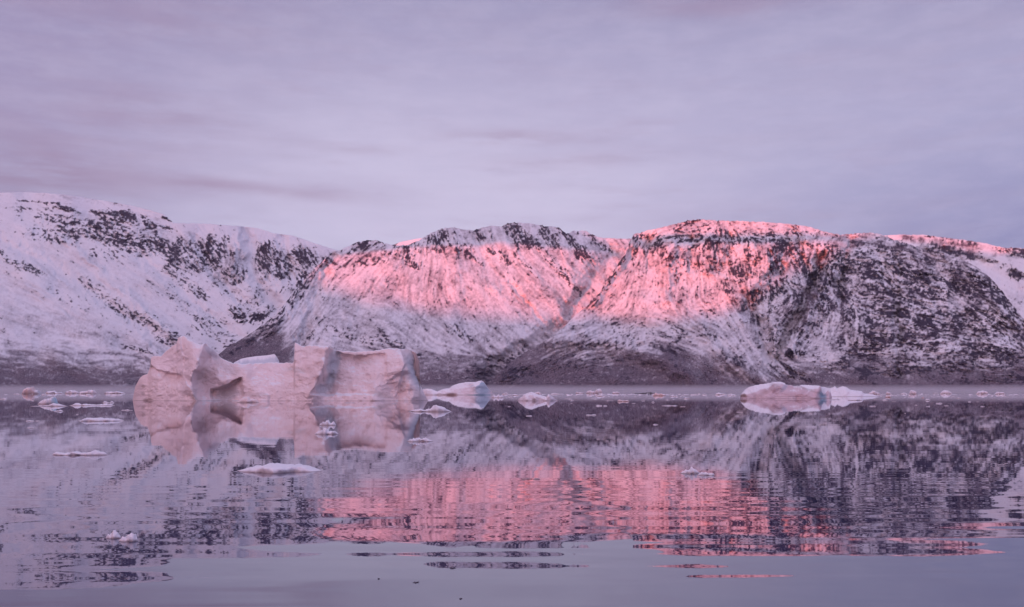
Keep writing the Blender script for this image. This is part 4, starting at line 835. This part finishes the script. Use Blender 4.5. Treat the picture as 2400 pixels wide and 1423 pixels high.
# scraps of seaweed in the near water
def weed(px, py, wpx, label, seed):
    rnd = random.Random(seed); D = wdist(py); m = D / F; V = []; Fc = []
    for k in range(4):
        a = rnd.uniform(-.7, .7) + (math.pi if k % 2 else 0); L = wpx * m * rnd.uniform(.35, .6); n0 = 0
        x, y = (px - CX) / F * D, D + rnd.uniform(-.03, .03); n0 = len(V)
        for i in range(6):
            t = i / 5; r = 0.008 * (1 - t) + .003; aa = a + .5 * math.sin(3 * t + k)
            cx, cy = x + math.cos(aa) * L * t, y + math.sin(aa) * L * t * 2.2
            for j in range(4):
                b = j * math.pi / 2; V.append((cx, cy + r * 2.2 * math.cos(b), 0.004 + r * .8 * math.sin(b)))
            if i:
                for j in range(4): Fc.append((n0 + (i - 1) * 4 + j, n0 + (i - 1) * 4 + (j + 1) % 4, n0 + i * 4 + (j + 1) % 4, n0 + i * 4 + j))
        Fc.append((n0 + 3, n0 + 2, n0 + 1, n0)); Fc.append((n0 + 20, n0 + 21, n0 + 22, n0 + 23))
    o = make_mesh('seaweed_scrap', V, Fc, WEED, origin=((px - CX) / F * D, D, 0))
    tag(o, label, 'seaweed', 'scraps of seaweed adrift in the foreground')
weed(887, 1357, 6, 'tiny dark scrap of weed, leftmost in the foreground water', 1)
weed(975, 1366, 15, 'largest dark scrap of weed, forked, in the foreground water', 2)
weed(1061, 1332, 15, 'slim dark scrap of weed, farthest out of those in the foreground', 3)
weed(1079, 1404, 8, 'small slanting dark scrap of weed nearest the bottom edge', 4)

# brash: crumbs of ice nobody could count, out towards the mist
def brash():
    rnd = random.Random(8); V = []; Fc = []
    bands = [(0, 310, 60, .4), (1150, 1400, 110, 1), (1400, 1735, 210, 1), (1950, 2400, 240, 1), (2400, 2600, 60, 1), (-150, 0, 30, .4)]
    for (xa, xb, n, q) in bands:
        for k in range(n):
            px = rnd.uniform(xa, xb); py = 922.0 + abs(rnd.gauss(0, 1)) * 5.5 + rnd.random() * 2
            if 1210 < px < 1310 and py > 926: continue
            D = wdist(py); m = D / F; w_ = m * rnd.choice((.8, 1.2, 1.6, 2.4, 4)) * (1.5 if py < 926 else .8); h_ = m * rnd.uniform(.3, .9)
            cx = (px - CX) / F * D; n0 = len(V); K = 6
            for j in range(K):
                a = 2 * math.pi * j / K; r = rnd.uniform(.7, 1.1); V.append((cx + w_ * r * math.cos(a), D + w_ * .7 * r * math.sin(a), -.05))
            for j in range(K):
                a = 2 * math.pi * j / K; r = rnd.uniform(.45, .8); V.append((cx + w_ * r * math.cos(a), D + w_ * .7 * r * math.sin(a), h_ * rnd.uniform(.6, 1.1)))
            for j in range(K): Fc.append((n0 + j, n0 + (j + 1) % K, n0 + K + (j + 1) % K, n0 + K + j))
            Fc.append(tuple(n0 + K + j for j in range(K)))
    o = make_mesh('brash_ice', V, Fc, ICE_SMALL, smooth=False)
    tag(o, 'crumbs of brash ice scattered far out before the mist', None, None, 'stuff')
brash()

# ------------------------------------------------------------------ mist over the far water, haze in the air
def volume_box(name, P0, P1, color, density, aniso=0.0):
    (x0, y0, z0), (x1, y1, z1) = P0, P1
    V = [(x0, y0, z0), (x1, y0, z0), (x1, y1, z0), (x0, y1, z0), (x0, y0, z1), (x1, y0, z1), (x1, y1, z1), (x0, y1, z1)]
    Fc = [(3, 2, 1, 0), (4, 5, 6, 7), (0, 1, 5, 4), (1, 2, 6, 5), (2, 3, 7, 6), (3, 0, 4, 7)]
    m, t = new_mat(name)
    v = t.node('ShaderNodeVolumePrincipled')
    v.inputs['Color'].default_value = (*color, 1); v.inputs['Density'].default_value = density; v.inputs['Anisotropy'].default_value = aniso
    o_ = t.node('ShaderNodeOutputMaterial'); t.l.new(v.outputs[0], o_.inputs['Volume'])
    o = make_mesh(name, V, Fc, m, smooth=False)
    return tag(o, None, None, None, 'stuff')
for zt, dn in ((6, 0.0013), (11, 0.0012), (16, 0.0010), (21, 0.0008), (27, 0.0006), (35, 0.0004)):
    mist = volume_box('mist', (-3600, 3500 + zt * 9, 0.3 + zt * .01), (3600, 5000 + zt, zt), (0.97, 0.93, 1.0), dn)
    mist['label'] = 'low band of mist lying on the water along the far shore'
haze = volume_box('haze', (-20000, -16000, -21), (20000, 12000, 2000), (0.90, 0.88, 0.97), 0.000006)
